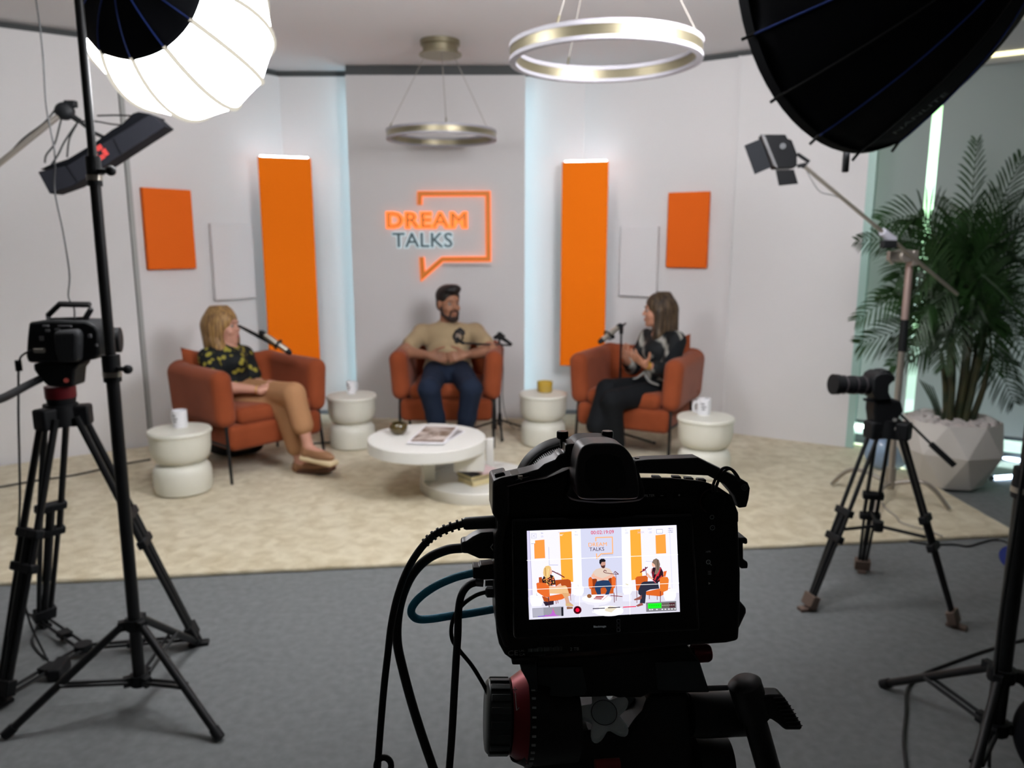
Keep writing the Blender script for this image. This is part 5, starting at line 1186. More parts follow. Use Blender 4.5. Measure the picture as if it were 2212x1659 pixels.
# left tension knob with red ring
ka, kb = RB(1049, 1546, .03), RB(1101, 1546, .03); u = (kb-ka).normalized()
q = MB(); r_ = .0268; L_ = (kb-ka).length; q.tube([ka, ka+u*.0015, ka+u*(L_-.001), kb], [r_*.93, r_, r_, r_*.95], 48)
y1_, z1_ = frame(u)
for k in range(18):
    an = 2*PI*k/18; d = y1_*math.cos(an)+z1_*math.sin(an); q.box(ka+u*(L_*.52)+d*(r_+.0004), (L_*.8, .0055, .0022), Matrix((u, u.cross(d), d)).transposed())
q.build('tension_knob', mat('knob_dark', '#27302f', .42, spec=.5), fh, bevel=.0006)
kc = RB(1132, 1546, .03)
q = MB(); q.tube([kb, kb+u*.002, kc], [.0275, .029, .0355], 48); rr_ = q.build('red_ring', mat('red_ring_anodised', '#7c2229', .35, metal=.6), fh)
q = MB(); q.tube([RB(1113, 1497, -.001), RB(1116, 1535, -.006), RB(1121, 1529, -.006)], .00035, 6); q.build('ring_marking', m_pr, rr_)
btx = RB(1112, 1490, -.001); text_mesh('+', .007, lambda v: btx+bR*v.x+bU*v.y, 'ring_marking', m_pr, rr_)
q = MB(); q.tube([kc, kc+u*.004, RB(1165, 1560, .03), RB(1243, 1560, .03)], [.0355, .0345, .031, .028], 40); q.build('left_housing', m_head, fh)
q = MB()
for k in range(34):
    an = PI*.5+PI*k/33; d = y1_*math.cos(2*PI*k/34)+z1_*math.sin(2*PI*k/34); q.box(kc+u*.003+d*.0355, (.003, .0014, .0012), Matrix((u, u.cross(d), d)).transposed())
q.build('scale_ticks', m_pr2, fh)
rp('left_bracket', [(1124, 1446), (1148, 1437), (1160, 1440), (1162, 1520), (1150, 1500), (1138, 1470)], .012, .05, mat('head_grey_panel', '#333b3d', .5), fh)
rp('yoke', [(1158, 1515), (1240, 1506), (1243, 1562), (1262, 1585), (1300, 1578), (1350, 1592), (1372, 1560), (1390, 1540), (1402, 1505), (1490, 1498), (1500, 1560), (1502, 1760), (1150, 1760), (1140, 1640)], .028, .085, m_head, fh, bevel=.004)
rp('rear_post', [(1351, 1508), (1372, 1506), (1370, 1540), (1349, 1536)], .05, .06, mat('post_grey', '#6a7475', .5), fh); rp('rear_post', [(1382, 1506), (1401, 1504), (1403, 1542), (1381, 1540)], .05, .06, mat('post_grey', '#6a7475', .5), fh)
# five-armed clamp knob, seen from above
kc2 = RB(1305, 1540, .012); kn = (Vector((0, 0, CH))-kc2).normalized()*.55+Vector((0, 0, 1))*.62-bF*.1; kn.normalize()
kx = (bR-kn*bR.dot(kn)).normalized(); ky = kn.cross(kx)
P2 = []
for k in range(60):
    a = 2*PI*k/60+PI/2+.12; c_ = .5+.5*math.cos(5*(a-PI/2-.12)); r_ = .0118+.0105*c_**1.1; P2.append((r_*math.cos(a), r_*math.sin(a)))
q = MB(); q.prism(P2, 0, .006, lambda v: kc2+kx*v[0]*.98+ky*v[2]-kn*v[1]); sk_ = q.build('star_knob', mat('star_knob_grey', '#bcc6c6', .55), fh, bevel=.0012)
q = MB(); q.tube([kc2+kn*.0002, kc2+kn*.0008], .0095, 32); q.build('knob_cap', mat('knob_cap_grey', '#97a3a4', .5), sk_)
q = MB(); q.tube([kc2+kn*.0008+(kx*math.cos(2*PI*k/32)+ky*math.sin(2*PI*k/32))*.0096 for k in range(32)], .00025, 6, closed=True); q.build('knob_groove', m_gl, sk_)
q = MB(); a = RB(1312, 1652, .012); q.tube([a+bR*-.0095, a+bR*.0095], .0045, 16); q.build('red_level_ring', mat('red_bright_ring', '#8c1a1c', .4), fh)
# right side: shaft, pan bar clamp, handle
q = MB(); q.tube([RB(1488, 1544, .035), RB(1508, 1544, .035), RB(1612, 1541, .035)], [.0165, .0175, .0170], 36); q.build('tilt_shaft', m_head, fh)
q = MB(); q.tube([RB(1526, 1487, .03), RB(1572, 1485, .03)], .0022, 12); q.build('level_tube', mat('level_grey', '#5c5f60', .4), fh)
q = MB(); q.tube([RB(1495, 1650, .04), RB(1568, 1650, .04)], [.024, .022], 40); q.build('right_housing', m_head, fh)
ca, cb_ = RB(1607, 1472, .01), RB(1630, 1545, .01)
q = MB(); q.tube([ca-(cb_-ca)*.04, ca+(cb_-ca)*.05, cb_], [.0095, .0128, .0128], 32); q.build('pan_bar_clamp', mat('clamp_dark', '#111415', .45, spec=.5), fh)
q = MB(); q.tube([RB(1618, 1515, .008), RB(1640, 1590, .006), RB(1668, 1690, .0), RB(1700, 1800, -.01)], .0092, 24); q.build('pan_bar', mat('bar_black', '#0f1213', .35, spec=.5), fh)
lv = rp('lever', [(1646, 1506), (1664, 1503), (1692, 1503), (1702, 1516), (1720, 1545), (1732, 1565), (1736, 1575), (1729, 1579), (1697, 1579), (1683, 1566), (1668, 1556), (1648, 1553)], .0, .014, m_head, fh, bevel=.0025, seg_=3)
q = MB()
for k in range(8):
    x0 = 1667+k*4.6; y0 = 1508+k*8.6; q.tube([RB(x0+4, y0, -.0003), RB(x0+28+min(k, 3)*2, y0-1, -.0003)], .0005, 6)
q.build('lever_ridges', mat('ridge_grey', '#24292a', .45), lv)
# tripod below the frame
tp = thing('tripod', (BM((0, .05, 0)).x, BM((0, .05, 0)).y, 0), 'black tripod under the foreground camera, mostly below the picture', 'tripod')
tb = BM((.01, .055, 0)); 
q = MB(); q.cyl((tb.x, tb.y, .985), (tb.x, tb.y, 1.035), .05, n=32); q.build('bowl', m_head, tp)
for a in (90, 210, 330):
    a = math.radians(a); d = Vector((math.cos(a), math.sin(a), 0)); q = MB(); q.tube([Vector((tb.x, tb.y, .985))+d*.045, Vector((tb.x, tb.y, .01))+d*.42], .014, 10); q.build('leg', m_head, tp)
# ---- cables and plugs at the camera's left side ----
m_c1 = mat('cable_black_soft', '#101415', .55, spec=.4)
def rcable(pts, r, m, label, offs=None, name='cable'):
    offs = offs or [.03]*len(pts); return cable([RB(x, y, o) for (x, y), o in zip(pts, offs)], r, m, label, name=name, n=14, seg_=8)
c_a = rcable([(1002, 1131), (968, 1141), (935, 1158), (905, 1190), (878, 1235), (858, 1290), (845, 1350), (838, 1410), (830, 1480), (823, 1560), (817, 1640), (812, 1720)], .0027, m_c1, 'black cable with a ribbed strain relief from the topmost plug of the foreground camera')
q = MB(); q.tube([RB(1074, 1127, .03), RB(1006, 1131, .03), RB(1000, 1132, .03)], [.0049, .0047, .0036], 20); q.build('plug', mat('plug_black', '#0d0f10', .4, spec=.5), c_a)
q = MB(); sp_ = spline([RB(x, y, .03) for x, y in ((1002, 1131), (968, 1141), (935, 1158), (915, 1176))], 8)
for k in range(0, len(sp_)-1, 3): q.tube([sp_[k], sp_[k+1]], .0042-.0008*k/len(sp_), 14)
q.build('strain_relief', m_c1, c_a)
c_b = rcable([(998, 1184), (965, 1188), (925, 1206), (893, 1238), (872, 1280), (860, 1330), (858, 1385), (870, 1445), (890, 1520), (912, 1590), (936, 1660), (960, 1730)], .0036, m_c1, 'thick black cable curving down from the wide plug of the foreground camera', offs=[.034, .036]+[.040]*10)
pb2 = rp('wide_plug', [(1072, 1150), (1040, 1152), (1022, 1160), (1008, 1170), (996, 1172), (996, 1196), (1010, 1197), (1035, 1208), (1072, 1209)], .026, .040, mat('plug_black', '#0d0f10', .4), c_b, bevel=.002, seg_=3)
q = MB(); q.tube([RB(1066, 1174, .0255), RB(1060, 1182, .0255), RB(1066, 1190, .0255)], .0005, 6); q.build('plug_mark', m_pr, pb2)
c_c = rcable([(1022, 1238), (985, 1247), (945, 1264), (912, 1286), (892, 1308), (889, 1325), (902, 1337), (930, 1337), (970, 1331), (1015, 1325), (1072, 1315)], .0030, mat('teal_braided_cable', '#2b93b3', .6, bump=.25, bscale=1500), 'teal braided cable looping back to the foreground camera', offs=[.03, .028, .026, .024, .024, .026, .030, .034, .038, .042, .046])
rp('plug', [(1074, 1218), (1038, 1222), (1036, 1226), (1022, 1226), (1022, 1250), (1036, 1251), (1038, 1253), (1074, 1252)], .024, .036, mat('plug_black', '#0d0f10', .4), c_c, bevel=.0012)
c_d = rcable([(1028, 1258), (1010, 1266), (996, 1288), (990, 1325), (989, 1370), (985, 1430), (981, 1500), (976, 1590), (969, 1680), (964, 1740)], .0029, m_c1, 'black cable hanging straight down from the silver round plug', offs=[.036, .032]+[.026]*8)
q = MB(); q.tube([RB(1074, 1259, .036), RB(1048, 1259, .036)], .0026, 16); q.tube([RB(1044, 1258, .036), RB(1026, 1257, .036)], .0034, 20); q.build('round_plug', mat('plug_silver', '#74787a', .3, metal=.8), c_d)
c_e = rcable([(1050, 1279), (1028, 1286), (1003, 1303), (983, 1328), (975, 1356), (978, 1384), (995, 1408), (1018, 1436), (1037, 1466), (1052, 1494), (1060, 1520)], .0016, m_c1, 'thin black cable crossing behind the hanging one toward the tension knob', offs=[.030, .030, .034, .036, .036, .036, .036, .036, .036, .036, .034])
q = MB(); q.tube([RB(1074, 1279, .03), RB(1052, 1279, .03), RB(1048, 1279, .03)], [.0040, .0040, .0022], 6); q.build('plug', mat('plug_grey', '#4a4d4e', .35, metal=.6), c_e)
q = MB(); q.tube([RB(829+16*math.cos(t), 1654+18*math.sin(t), .028) for t in [2*PI*k/24 for k in range(24)]], .0024, 12, closed=True); tag(q.build('cable_loop', m_c1), 'small black loop of cable at the bottom edge', 'cable')
# ================= POTTED PALM =================
m_plant = mat('faceted_planter', '#cbc7c0', .7, bump=.05, bscale=100)
m_leaf = mat('palm_leaf', '#15290f', .5, col2='#25461b', vscale=3.0, ramp=(.35, .7), spec=.4)
m_leaf.node_tree.nodes['Principled BSDF'].inputs['Coat Weight'].default_value = .1
m_stem = mat('palm_stem', '#3c3a1e', .6, col2='#25301a', vscale=14, ramp=(.4, .6))
PC = gr(2083, 1040).xy; PC = Vector((2.66, 4.50))
palm = thing('potted_palm', (PC.x, PC.y, 0), 'tall dark green palm in a white faceted planter, by the window blinds', 'plant')
q = MB(); rings = [(.195, .022, 0), (.30, .235, .5), (.262, .415, 0)]
nf = 8
vs = []
for r, z, o in rings:
    for k in range(nf): vs.append((PC.x+r*math.cos(2*PI*(k+o)/nf+.2), PC.y+r*math.sin(2*PI*(k+o)/nf+.2), z))
fs = [tuple(range(nf))[::-1]]
for k in range(nf):
    k1 = (k+1) % nf
    fs += [(k, k1, nf+k), (nf+k, k1, nf+k1), (nf+k, nf+k1, 2*nf+k1), (nf+k, 2*nf+k1, 2*nf+k)]
q.add(vs, fs); q.build('planter', m_plant, palm, smooth=0)
q = MB(); q.lathe([(.001, .375), (.24, .375), (.245, .39), (.001, .39)], 24, (PC.x, PC.y, 0))
rnd = random.Random(11)
for k in range(260):
    a = rnd.random()*2*PI; r = .235*math.sqrt(rnd.random()); q.ball((PC.x+r*math.cos(a), PC.y+r*math.sin(a), .395+rnd.random()*.02), (.014+rnd.random()*.014, .014+rnd.random()*.012, .011), nu=7, nv=5)
o = q.build('white_pebbles', mat('pebble', '#cfc7c2', .8), palm); o['kind'] = 'stuff'
stem_tops = []
for k in range(9):
    a = 2*PI*k/9+.3; r0 = .03+.05*(k % 3)/2; b0 = Vector((PC.x+.02+r0*math.cos(a), PC.y+r0*math.sin(a), .39)); t0 = b0+Vector((.07*math.cos(a), .07*math.sin(a), .42+.10*(k % 4)))
    q = MB(); q.tube(spline([b0, b0.lerp(t0, .5)+Vector((.01, 0, 0)), t0], 5), [.021-.0009*i for i in range(11)], 9); q.build('stem', m_stem, palm); stem_tops.append(t0)
def frond(b0, mid, tip, wmax=.19, npair=27, seed=0, twist=0, flat=.5):
    rn = random.Random(seed); C_ = spline([b0, b0.lerp(mid, .55)+Vector((0, 0, .02)), mid, tip], 14); N = len(C_); q = MB()
    q.tube(C_, [.0065*(1-.8*i/N) for i in range(N)], 6)
    for i in range(npair):
        f = .26+.74*i/(npair-1); x = f*(N-1); j = min(int(x), N-2); p = C_[j].lerp(C_[j+1], x-j); d = (C_[j+1]-C_[j]).normalized()
        a_ = d.cross(Vector((0, 0, 1))); b_ = d.cross(Vector((0, -1, 0))); b_ = b_ if a_.dot(b_) >= 0 else -b_
        sd = a_*(1-flat)+b_.normalized()*flat
        sd.normalize(); sd = Matrix.Rotation(twist, 3, d) @ sd; nn = sd.cross(d).normalized()
        L = wmax*(math.sin(PI*min(1, .16+.76*((f-.26)/.74)))**.8)*(.9+.2*rn.random())
        for s_ in (-1, 1):
            ang = math.radians(52-22*((f-.26)/.74))+rn.uniform(-.06, .06)
            dr = (sd*s_*math.sin(ang)+d*math.cos(ang)+nn*.16).normalized(); w = .0078*(1.15-.45*f)
            wv = d.cross(dr).cross(dr).normalized()*w
            if wv.length < w*.5: wv = d*w
            pts = [p, p+dr*L*.45, p+dr*L*.8+Vector((0, 0, -.06*L)), p+dr*L+Vector((0, 0, -.16*L))]; ww = [.45, 1.0, .7, .05]; o = len(q.v)
            for a, k in zip(pts, ww): q.v += [a-wv*k, a+nn*.0012, a+wv*k]
            for k in range(3):
                for c in (0, 1): q.f.append((o+3*k+c, o+3*k+c+1, o+3*k+4+c, o+3*k+3+c)); q.m.append(0)
    return q.build('frond', m_leaf, palm, fix=False, smooth=60)
FL = [((2088, 650), (2098, 470), (2110, 308), 4.45, 4.4), ((2098, 650), (2150, 470), (2206, 342), 4.5, 4.45), ((2085, 650), (2000, 470), (1905, 478), 4.4, 4.2), ((2080, 660), (1960, 520), (1853, 520), 4.45, 4.35),
      ((2075, 700), (1960, 625), (1852, 690), 4.45, 4.3), ((2075, 720), (1975, 705), (1860, 742), 4.5, 4.5), ((2078, 740), (2000, 745), (1925, 790), 4.4, 4.2), ((2090, 740), (2150, 735), (2205, 850), 4.4, 4.3),
      ((2095, 760), (2150, 775), (2190, 868), 4.5, 4.6), ((2100, 640), (2190, 500), (2280, 520), 4.45, 4.3), ((2100, 660), (2200, 590), (2300, 650), 4.5, 4.4), ((2100, 680), (2190, 660), (2280, 760), 4.4, 4.3),
      ((2090, 620), (2060, 480), (2035, 430), 4.6, 4.8), ((2092, 620), (2120, 490), (2160, 420), 4.6, 4.8), ((2088, 640), (1990, 560), (1940, 600), 4.3, 4.0), ((2090, 650), (2030, 560), (1975, 640), 4.3, 4.05),
      ((2092, 680), (2060, 600), (2020, 700), 4.2, 3.95), ((2095, 680), (2120, 590), (2130, 690), 4.2, 3.95), ((2098, 690), (2160, 620), (2200, 720), 4.25, 4.0), ((2085, 700), (2010, 660), (1960, 760), 4.3, 4.1),
      ((2090, 660), (2085, 560), (2060, 520), 4.4, 4.3), ((2095, 640), (2140, 530), (2190, 560), 4.35, 4.15), ((2090, 720), (2060, 690), (2040, 790), 4.3, 4.15), ((2092, 720), (2120, 680), (2150, 800), 4.3, 4.15),
      ((2086, 700), (2000, 640), (1900, 640), 4.6, 4.8), ((2096, 700), (2180, 640), (2270, 620), 4.6, 4.8), ((2090, 640), (2010, 520), (1950, 530), 4.55, 4.75), ((2094, 630), (2150, 560), (2230, 440), 4.5, 4.6),
      ((2085, 640), (2030, 520), (1985, 470), 4.7, 4.85), ((2100, 640), (2160, 500), (2215, 420), 4.3, 4.2), ((2100, 700), (2170, 700), (2240, 800), 4.6, 4.7), ((2095, 650), (2180, 560), (2260, 600), 4.2, 4.0), ((2085, 660), (2020, 590), (1965, 680), 4.7, 4.8), ((2092, 700), (2100, 640), (2085, 730), 4.1, 3.95), ((2096, 660), (2110, 540), (2100, 470), 4.5, 4.6), ((2090, 690), (2130, 640), (2180, 640), 4.6, 4.9), ((2088, 690), (2050, 620), (2000, 600), 4.6, 4.9)]
for k, (b_, m_, t_, ym, yt) in enumerate(FL):
    ym = max(ym, 4.36); yt = max(yt, 4.34); j = k % len(stem_tops); b0 = stem_tops[j]
    frond(b0, at(m_[0], m_[1], ym), at(t_[0], t_[1], yt), wmax=.17+.03*(k % 3), seed=k, twist=(0 if k < 8 else random.Random(k).uniform(-.4, .4)), flat=(.9 if k in (0, 1, 3, 5, 12, 13) else random.Random(k+50).uniform(.15, .8)))
q = MB()
for k in range(5): q.tube(spline([Vector((PC.x-.06, PC.y-.02+.02*k, .40)), Vector((PC.x-.10-.01*k, PC.y, .52)), Vector((PC.x-.16-.02*k, PC.y-.03, .62+.01*k))], 5), [.004]*10+[.001], 5)
q.build('offshoots', m_leaf, palm)
# ================= PEOPLE =================
def orient(f, up=Vector((0, 0, 1))):
    f = Vector(f).normalized(); r = f.cross(up).normalized(); u = r.cross(f); return Matrix((r, f, u)).transposed()
def head_prims(c, R, s=1.0, jaw=1.0):
    T = lambda x, y, z: Vector(c)+R @ Vector((x*s, y*s, z*s))
    r = lambda *a: tuple(v*s for v in a)
    P = [El(T(0, -.012, .035), r(.075, .094, .088), R, k=.02), El(T(0, .026, -.03), r(.060, .062, .078), R, k=.02),
         El(T(0, .040, -.078), r(.046*jaw, .045, .034), R, k=.02), El(T(0, .070, -.098), r(.018, .016, .015), R, k=.015),
         K(T(-.036, .078, .028), T(.036, .078, .028), .009*s, k=.012), El(T(-.036, .06, -.028), r(.024, .024, .024), R, k=.015), El(T(.036, .06, -.028), r(.024, .024, .024), R, k=.015),
         K(T(0, .083, .014), T(0, .102, -.020), .0065*s, .0100*s, k=.010), El(T(-.011, .096, -.024), r(.008, .009, .007), R, k=.005), El(T(.011, .096, -.024), r(.008, .009, .007), R, k=.005),
         K(T(-.017, .088, -.055), T(.017, .088, -.055), .0065*s, k=.006), K(T(-.013, .087, -.064), T(.013, .087, -.064), .0065*s, k=.006)]
    for x in (-1, 1):
        P.append(El(T(x*.031, .097, .008), r(.015, .012, .010), R, k=.008, neg=True))
        P.append(El(T(x*.076, -.006, -.006), r(.008, .021, .032), R, k=.006)); P.append(El(T(x*.088, .002, -.004), r(.006, .009, .014), R, k=.004, neg=True))
    return P, T
def face_parts(t, T, R, s, skin_lip, brow, iris='#3a2a1e'):
    for x in (-1, 1):
        q = MB(); q.ball(T(x*.031, .0735, .008), .0116*s, nu=16, nv=12); e = q.build('eye', mat('eye_white', '#8a817b', .3), t)
        q = MB(); q.ball(T(x*.031, .0822, .008), (.0062*s, .0040*s, .0062*s), R, nu=12, nv=8); q.build('iris', mat('iris_'+iris.lstrip('#'), iris, .2), e)
        q = MB(); q.tube([T(x*.013, .090, .026), T(x*.03, .0895, .032), T(x*.048, .078, .027)], [.0032*s, .0036*s, .0018*s], 8, flat=.8); q.build('eyebrow', brow, t)
    q = MB(); q.tube([T(-.021, .086, -.059), T(-.010, .0955, -.0565), T(0, .0965, -.0575), T(.010, .0955, -.0565), T(.021, .086, -.059)], [.001, .0035*s, .0036*s, .0035*s, .001], 8); q.tube([T(-.018, .086, -.0635), T(0, .0945, -.066), T(.018, .086, -.0635)], [.001, .0042*s, .001], 8); q.build('lips', skin_lip, t)
def hand_prims(w, d, n, side=1, curl=(.35, .5, .35), s=1.0, spread=.0, thumb=(.6, .75, .25), k=.005):
    w = Vector(w); d = Vector(d).normalized(); n = Vector(n); n = (n-d*n.dot(d)).normalized(); u = d.cross(n)*side
    P = [K(w-d*.02*s, w+d*.03*s, .021*s, .022*s, k=.012)]
    offs = (.030, .010, -.010, -.028); Ls = (.072, .080, .074, .057); kn = (.086, .090, .086, .078); rr = (.0092, .0095, .009, .0080)
    for o, L, kd, r in zip(offs, Ls, kn, rr):
        kp = w+d*kd*s+u*o*s
        P.append(K(w+d*.012*s+u*o*.55*s, kp, .0135*s, .0115*s, k=.012))
        a = 0; p = kp; dd = (d+u*spread*o*20).normalized()
        for f, c in zip((.45, .31, .24), curl):
            a += c; v = (dd*math.cos(a)+n*math.sin(a)).normalized(); q_ = p+v*L*f*s
            P.append(K(p, q_, r*s, r*.92*s, k=k)); p = q_; r *= .93
    b = w+d*.018*s+u*.022*s; v = (d*thumb[0]+u*thumb[1]+n*thumb[2]).normalized(); p1 = b+v*.040*s; v2 = (v+d*.5+n*.15).normalized(); p2 = p1+v2*.032*s; p3 = p2+(v2+d*.2).normalized()*.024*s
    P += [K(b, p1, .0145*s, .0115*s, k=.012), K(p1, p2, .0108*s, .0100*s, k=.005), K(p2, p3, .0098*s, .0080*s, k=.004)]
    return P
def limb(a, b, c, r0, r1, r2, r3, k=.02):
    # two segments tapering, with a fuller muscle near the upper third
    a, b, c = Vector(a), Vector(b), Vector(c)
    return [K(a, a.lerp(b, .35), r0, r0*1.02, k=k), K(a.lerp(b, .35), b, r0*1.02, r1, k=k), K(b, b.lerp(c, .3), r1, r2, k=k), K(b.lerp(c, .3), c, r2, r3, k=k)]
def hair_mat(name, c1, c2):
    m = mat(name, c1, .5, spec=.35); nt = m.node_tree; b = nt.nodes['Principled BSDF']
    tc = nt.nodes.new('ShaderNodeTexCoord'); mp = nt.nodes.new('ShaderNodeMapping'); mp.inputs['Scale'].default_value = (70, 70, 7)
    n = nt.nodes.new('ShaderNodeTexNoise'); n.inputs['Scale'].default_value = 1; n.inputs['Detail'].default_value = 3; n.inputs['Distortion'].default_value = .4
    r = nt.nodes.new('ShaderNodeValToRGB'); r.color_ramp.elements[0].position = .35; r.color_ramp.elements[1].position = .65; r.color_ramp.elements[0].color = s2l(c1); r.color_ramp.elements[1].color = s2l(c2)
    bp = nt.nodes.new('ShaderNodeBump'); bp.inputs['Strength'].default_value = .5; bp.inputs['Distance'].default_value = .006
    L = nt.links.new; L(tc.outputs['Object'], mp.inputs[0]); L(mp.outputs[0], n.inputs['Vector']); L(n.outputs['Fac'], r.inputs['Fac']); L(r.outputs['Color'], b.inputs['Base Color']); L(n.outputs['Fac'], bp.inputs['Height']); L(bp.outputs['Normal'], b.inputs['Normal'])
    return m
def locks(t, name, m, paths, r=.006):
    q = MB()
    for p in paths:
        C_ = spline(p, 6); n = len(C_); q.tube(C_, [r*(.9 if i < n*.7 else max(.12, .9*(1-(i-n*.7)/(n*.3)))) for i in range(n)], 6)
    return q.build(name, m, t, smooth=180)
HB = .005
def person(label, prims, base):
    V = blob(prims, HB, 'person', m_cur_skin, None, smooth_it=1)
    # move the origin of the body to its base
    B = Vector(base); me = V.data; me.transform(Matrix.Translation(-B)); V.location = B
    return tag(V, label, 'person')
# ---------- the man in the middle ----------
m_cur_skin = mat('skin_olive', '#966a52', .5, spec=.3, bump=.03, bscale=300)
J = dict(pel=at(968, 797, 5.52), bel=at(968, 775, 5.56), che=at(967, 735, 5.64), nk=at(967, 703, 5.66), sL=at(911, 719, 5.66), sR=at(1027, 717, 5.66),
         eL=at(872, 760, 5.46), eR=at(1062, 756, 5.46), wL=at(928, 768, 5.30), wR=at(1006, 767, 5.30), kL=at(927, 841, 5.07), kR=at(1018, 841, 5.07), aL=at(953, 955, 5.16), aR=at(1001, 955, 5.16))
hc = at(969, 656, 5.62); Rh = orient((.52, -.80, -.05)); hp, T = head_prims(hc, Rh, 1.02, 1.05)
Rt = Matrix.Rotation(math.radians(12), 3, 'X')
skin = hp + [K(J['nk']-Vector((0, 0, .01)), hc+Rh @ Vector((0, -.02, -.05)), .056, .053), El(J['che'], (.155, .095, .13), Rt, k=.04), El(J['bel'], (.135, .095, .12), Rt, k=.04), El(J['pel'], (.145, .11, .09), k=.04), K(J['sL'], J['sR'], .050, k=.04)]
skin += limb(J['sL'], J['eL'], J['wL'], .050, .040, .041, .027) + limb(J['sR'], J['eR'], J['wR'], .050, .040, .041, .027)
skin += hand_prims(J['wL'], (1, -.18, -.10), (.1, .85, -.35), side=1, curl=(.35, .5, .3)) + hand_prims(J['wR']+Vector((0, -.02, .004)), (-1, -.12, -.12), (0, .85, -.35), side=-1, curl=(.35, .5, .3))
for s in 'LR':
    skin += [K(J['pel']+Vector(((-.085 if s == 'L' else .085), -.03, -.01)), J['k'+s], .07, .05), K(J['k'+s], J['a'+s], .05, .035), El(J['a'+s]+Vector((0, -.07, -.05)), (.035, .10, .03), k=.02)]
man = person('bearded man in a tan shirt and dark jeans, hands folded, in the middle armchair', skin, (J['pel'].x, J['pel'].y, .47))
m_hb = hair_mat('hair_black', '#100e0e', '#1d1917'); m_lipm = mat('lip_brown', '#9c6656', .5)
face_parts(man, T, Rh, 1.02, m_lipm, m_hb)
R_ = lambda *a: tuple(v*1.02 for v in a)
blob([El(T(0, -.018, .052), R_(.083, .102, .084), Rh), El(T(0, .03, .105), R_(.066, .068, .035), Rh), El(T(-.02, .05, .112), R_(.045, .045, .028), Rh), El(T(0, -.075, -.01), R_(.062, .03, .06), Rh),
      El(T(0, .098, -.012), R_(.095, .062, .086), Rh, neg=True, k=.012), El(T(.09, .012, -.03), R_(.03, .034, .05), Rh, neg=True), El(T(-.09, .012, -.03), R_(.03, .034, .05), Rh, neg=True)], .005, 'hair', m_hb, man, smooth_it=1)
blob([K(T(-.068, .012, -.02), T(-.060, .022, -.07), .008, .012, k=.012), K(T(.068, .012, -.02), T(.060, .022, -.07), .008, .012, k=.012), K(T(-.060, .022, -.07), T(-.030, .068, -.098), .013, .016, k=.012), K(T(.060, .022, -.07), T(.030, .068, -.098), .013, .016, k=.012),
      El(T(0, .074, -.102), R_(.036, .026, .024), Rh, k=.012), K(T(-.030, .078, -.075), T(-.026, .086, -.045), .008, .006, k=.008), K(T(.030, .078, -.075), T(.026, .086, -.045), .008, .006, k=.008), K(T(-.022, .094, -.043), T(.022, .094, -.043), .0058, k=.006),
      El(T(0, .10, -.060), R_(.018, .016, .009), Rh, neg=True, k=.004)], .004, 'beard', mat('beard_brown', '#2a1c16', .8, bump=.5, bscale=300), man, smooth_it=1)
m_shirt = mat('tan_linen', '#9c8869', .85, bump=.35, bscale=22, sheen=.2, spec=.2)
shirt = [El(J['che'], (.178, .112, .145), Rt, k=.05), El(J['bel'], (.165, .118, .13), Rt, k=.05), El(J['pel']+Vector((0, -.02, .012)), (.182, .15, .088), k=.04), K(J['sL'], J['sR'], .062, k=.05), K(J['nk']+Vector((0, 0, -.02)), J['nk']+Vector((0, .005, .012)), .072, .066, k=.03)]
for s in 'LR': shirt += [K(J['s'+s], J['s'+s].lerp(J['e'+s], .62), .064, .062, k=.03)]
shirt += [K(J['nk']+Vector((0, -.01, .02)), J['nk']+Vector((.0, -.03, .12)), .052, .055, neg=True, k=.006)]
sh = blob(shirt, .0065, 'shirt', m_shirt, man)
q = MB(); nk = J['nk']; q.tube(spline([nk+Vector((.045, -.065, -.01)), nk+Vector((.066, -.01, .022)), nk+Vector((.03, .055, .034)), nk+Vector((-.03, .055, .034)), nk+Vector((-.066, -.01, .022)), nk+Vector((-.045, -.065, -.01))], 6), .011, 8, flat=1.5); q.tube(spline([nk+Vector((.0, -.085, -.03)), J['che']+Vector((0, -.115, .02)), J['bel']+Vector((0, -.122, 0)), J['pel']+Vector((0, -.125, .05))], 6), .006, 6); q.build('collar', m_shirt, sh)
m_jean = mat('dark_denim', '#1a2436', .85, bump=.3, bscale=30, spec=.2)
tr = [El(J['pel']+Vector((0, -.01, -.01)), (.175, .135, .095), k=.04), K(J['pel']+Vector((-.06, -.14, -.02)), J['pel']+Vector((.06, -.14, -.02)), .07, k=.06)]
for s, x in (('L', -1), ('R', 1)):
    hip = J['pel']+Vector((x*.085, -.03, -.01)); tr += [K(hip, J['k'+s], .092, .074, k=.03), K(J['k'+s], J['k'+s].lerp(J['a'+s], .5), .074, .064, k=.02), K(J['k'+s].lerp(J['a'+s], .5), J['a'+s]+Vector((0, 0, .02)), .064, .054, k=.02)]
blob(tr, .0065, 'jeans', m_jean, man)
for s in 'LR':
    f = J['a'+s]; q0 = Vector((f.x, f.y-.07, .022)); blob([El(q0+Vector((0, 0, .042)), (.046, .135, .040)), K((f.x, f.y, .06), (f.x, f.y, .12), .044, .046)], .006, 'shoe', mat('dark_shoe', '#2a2320', .5), man)

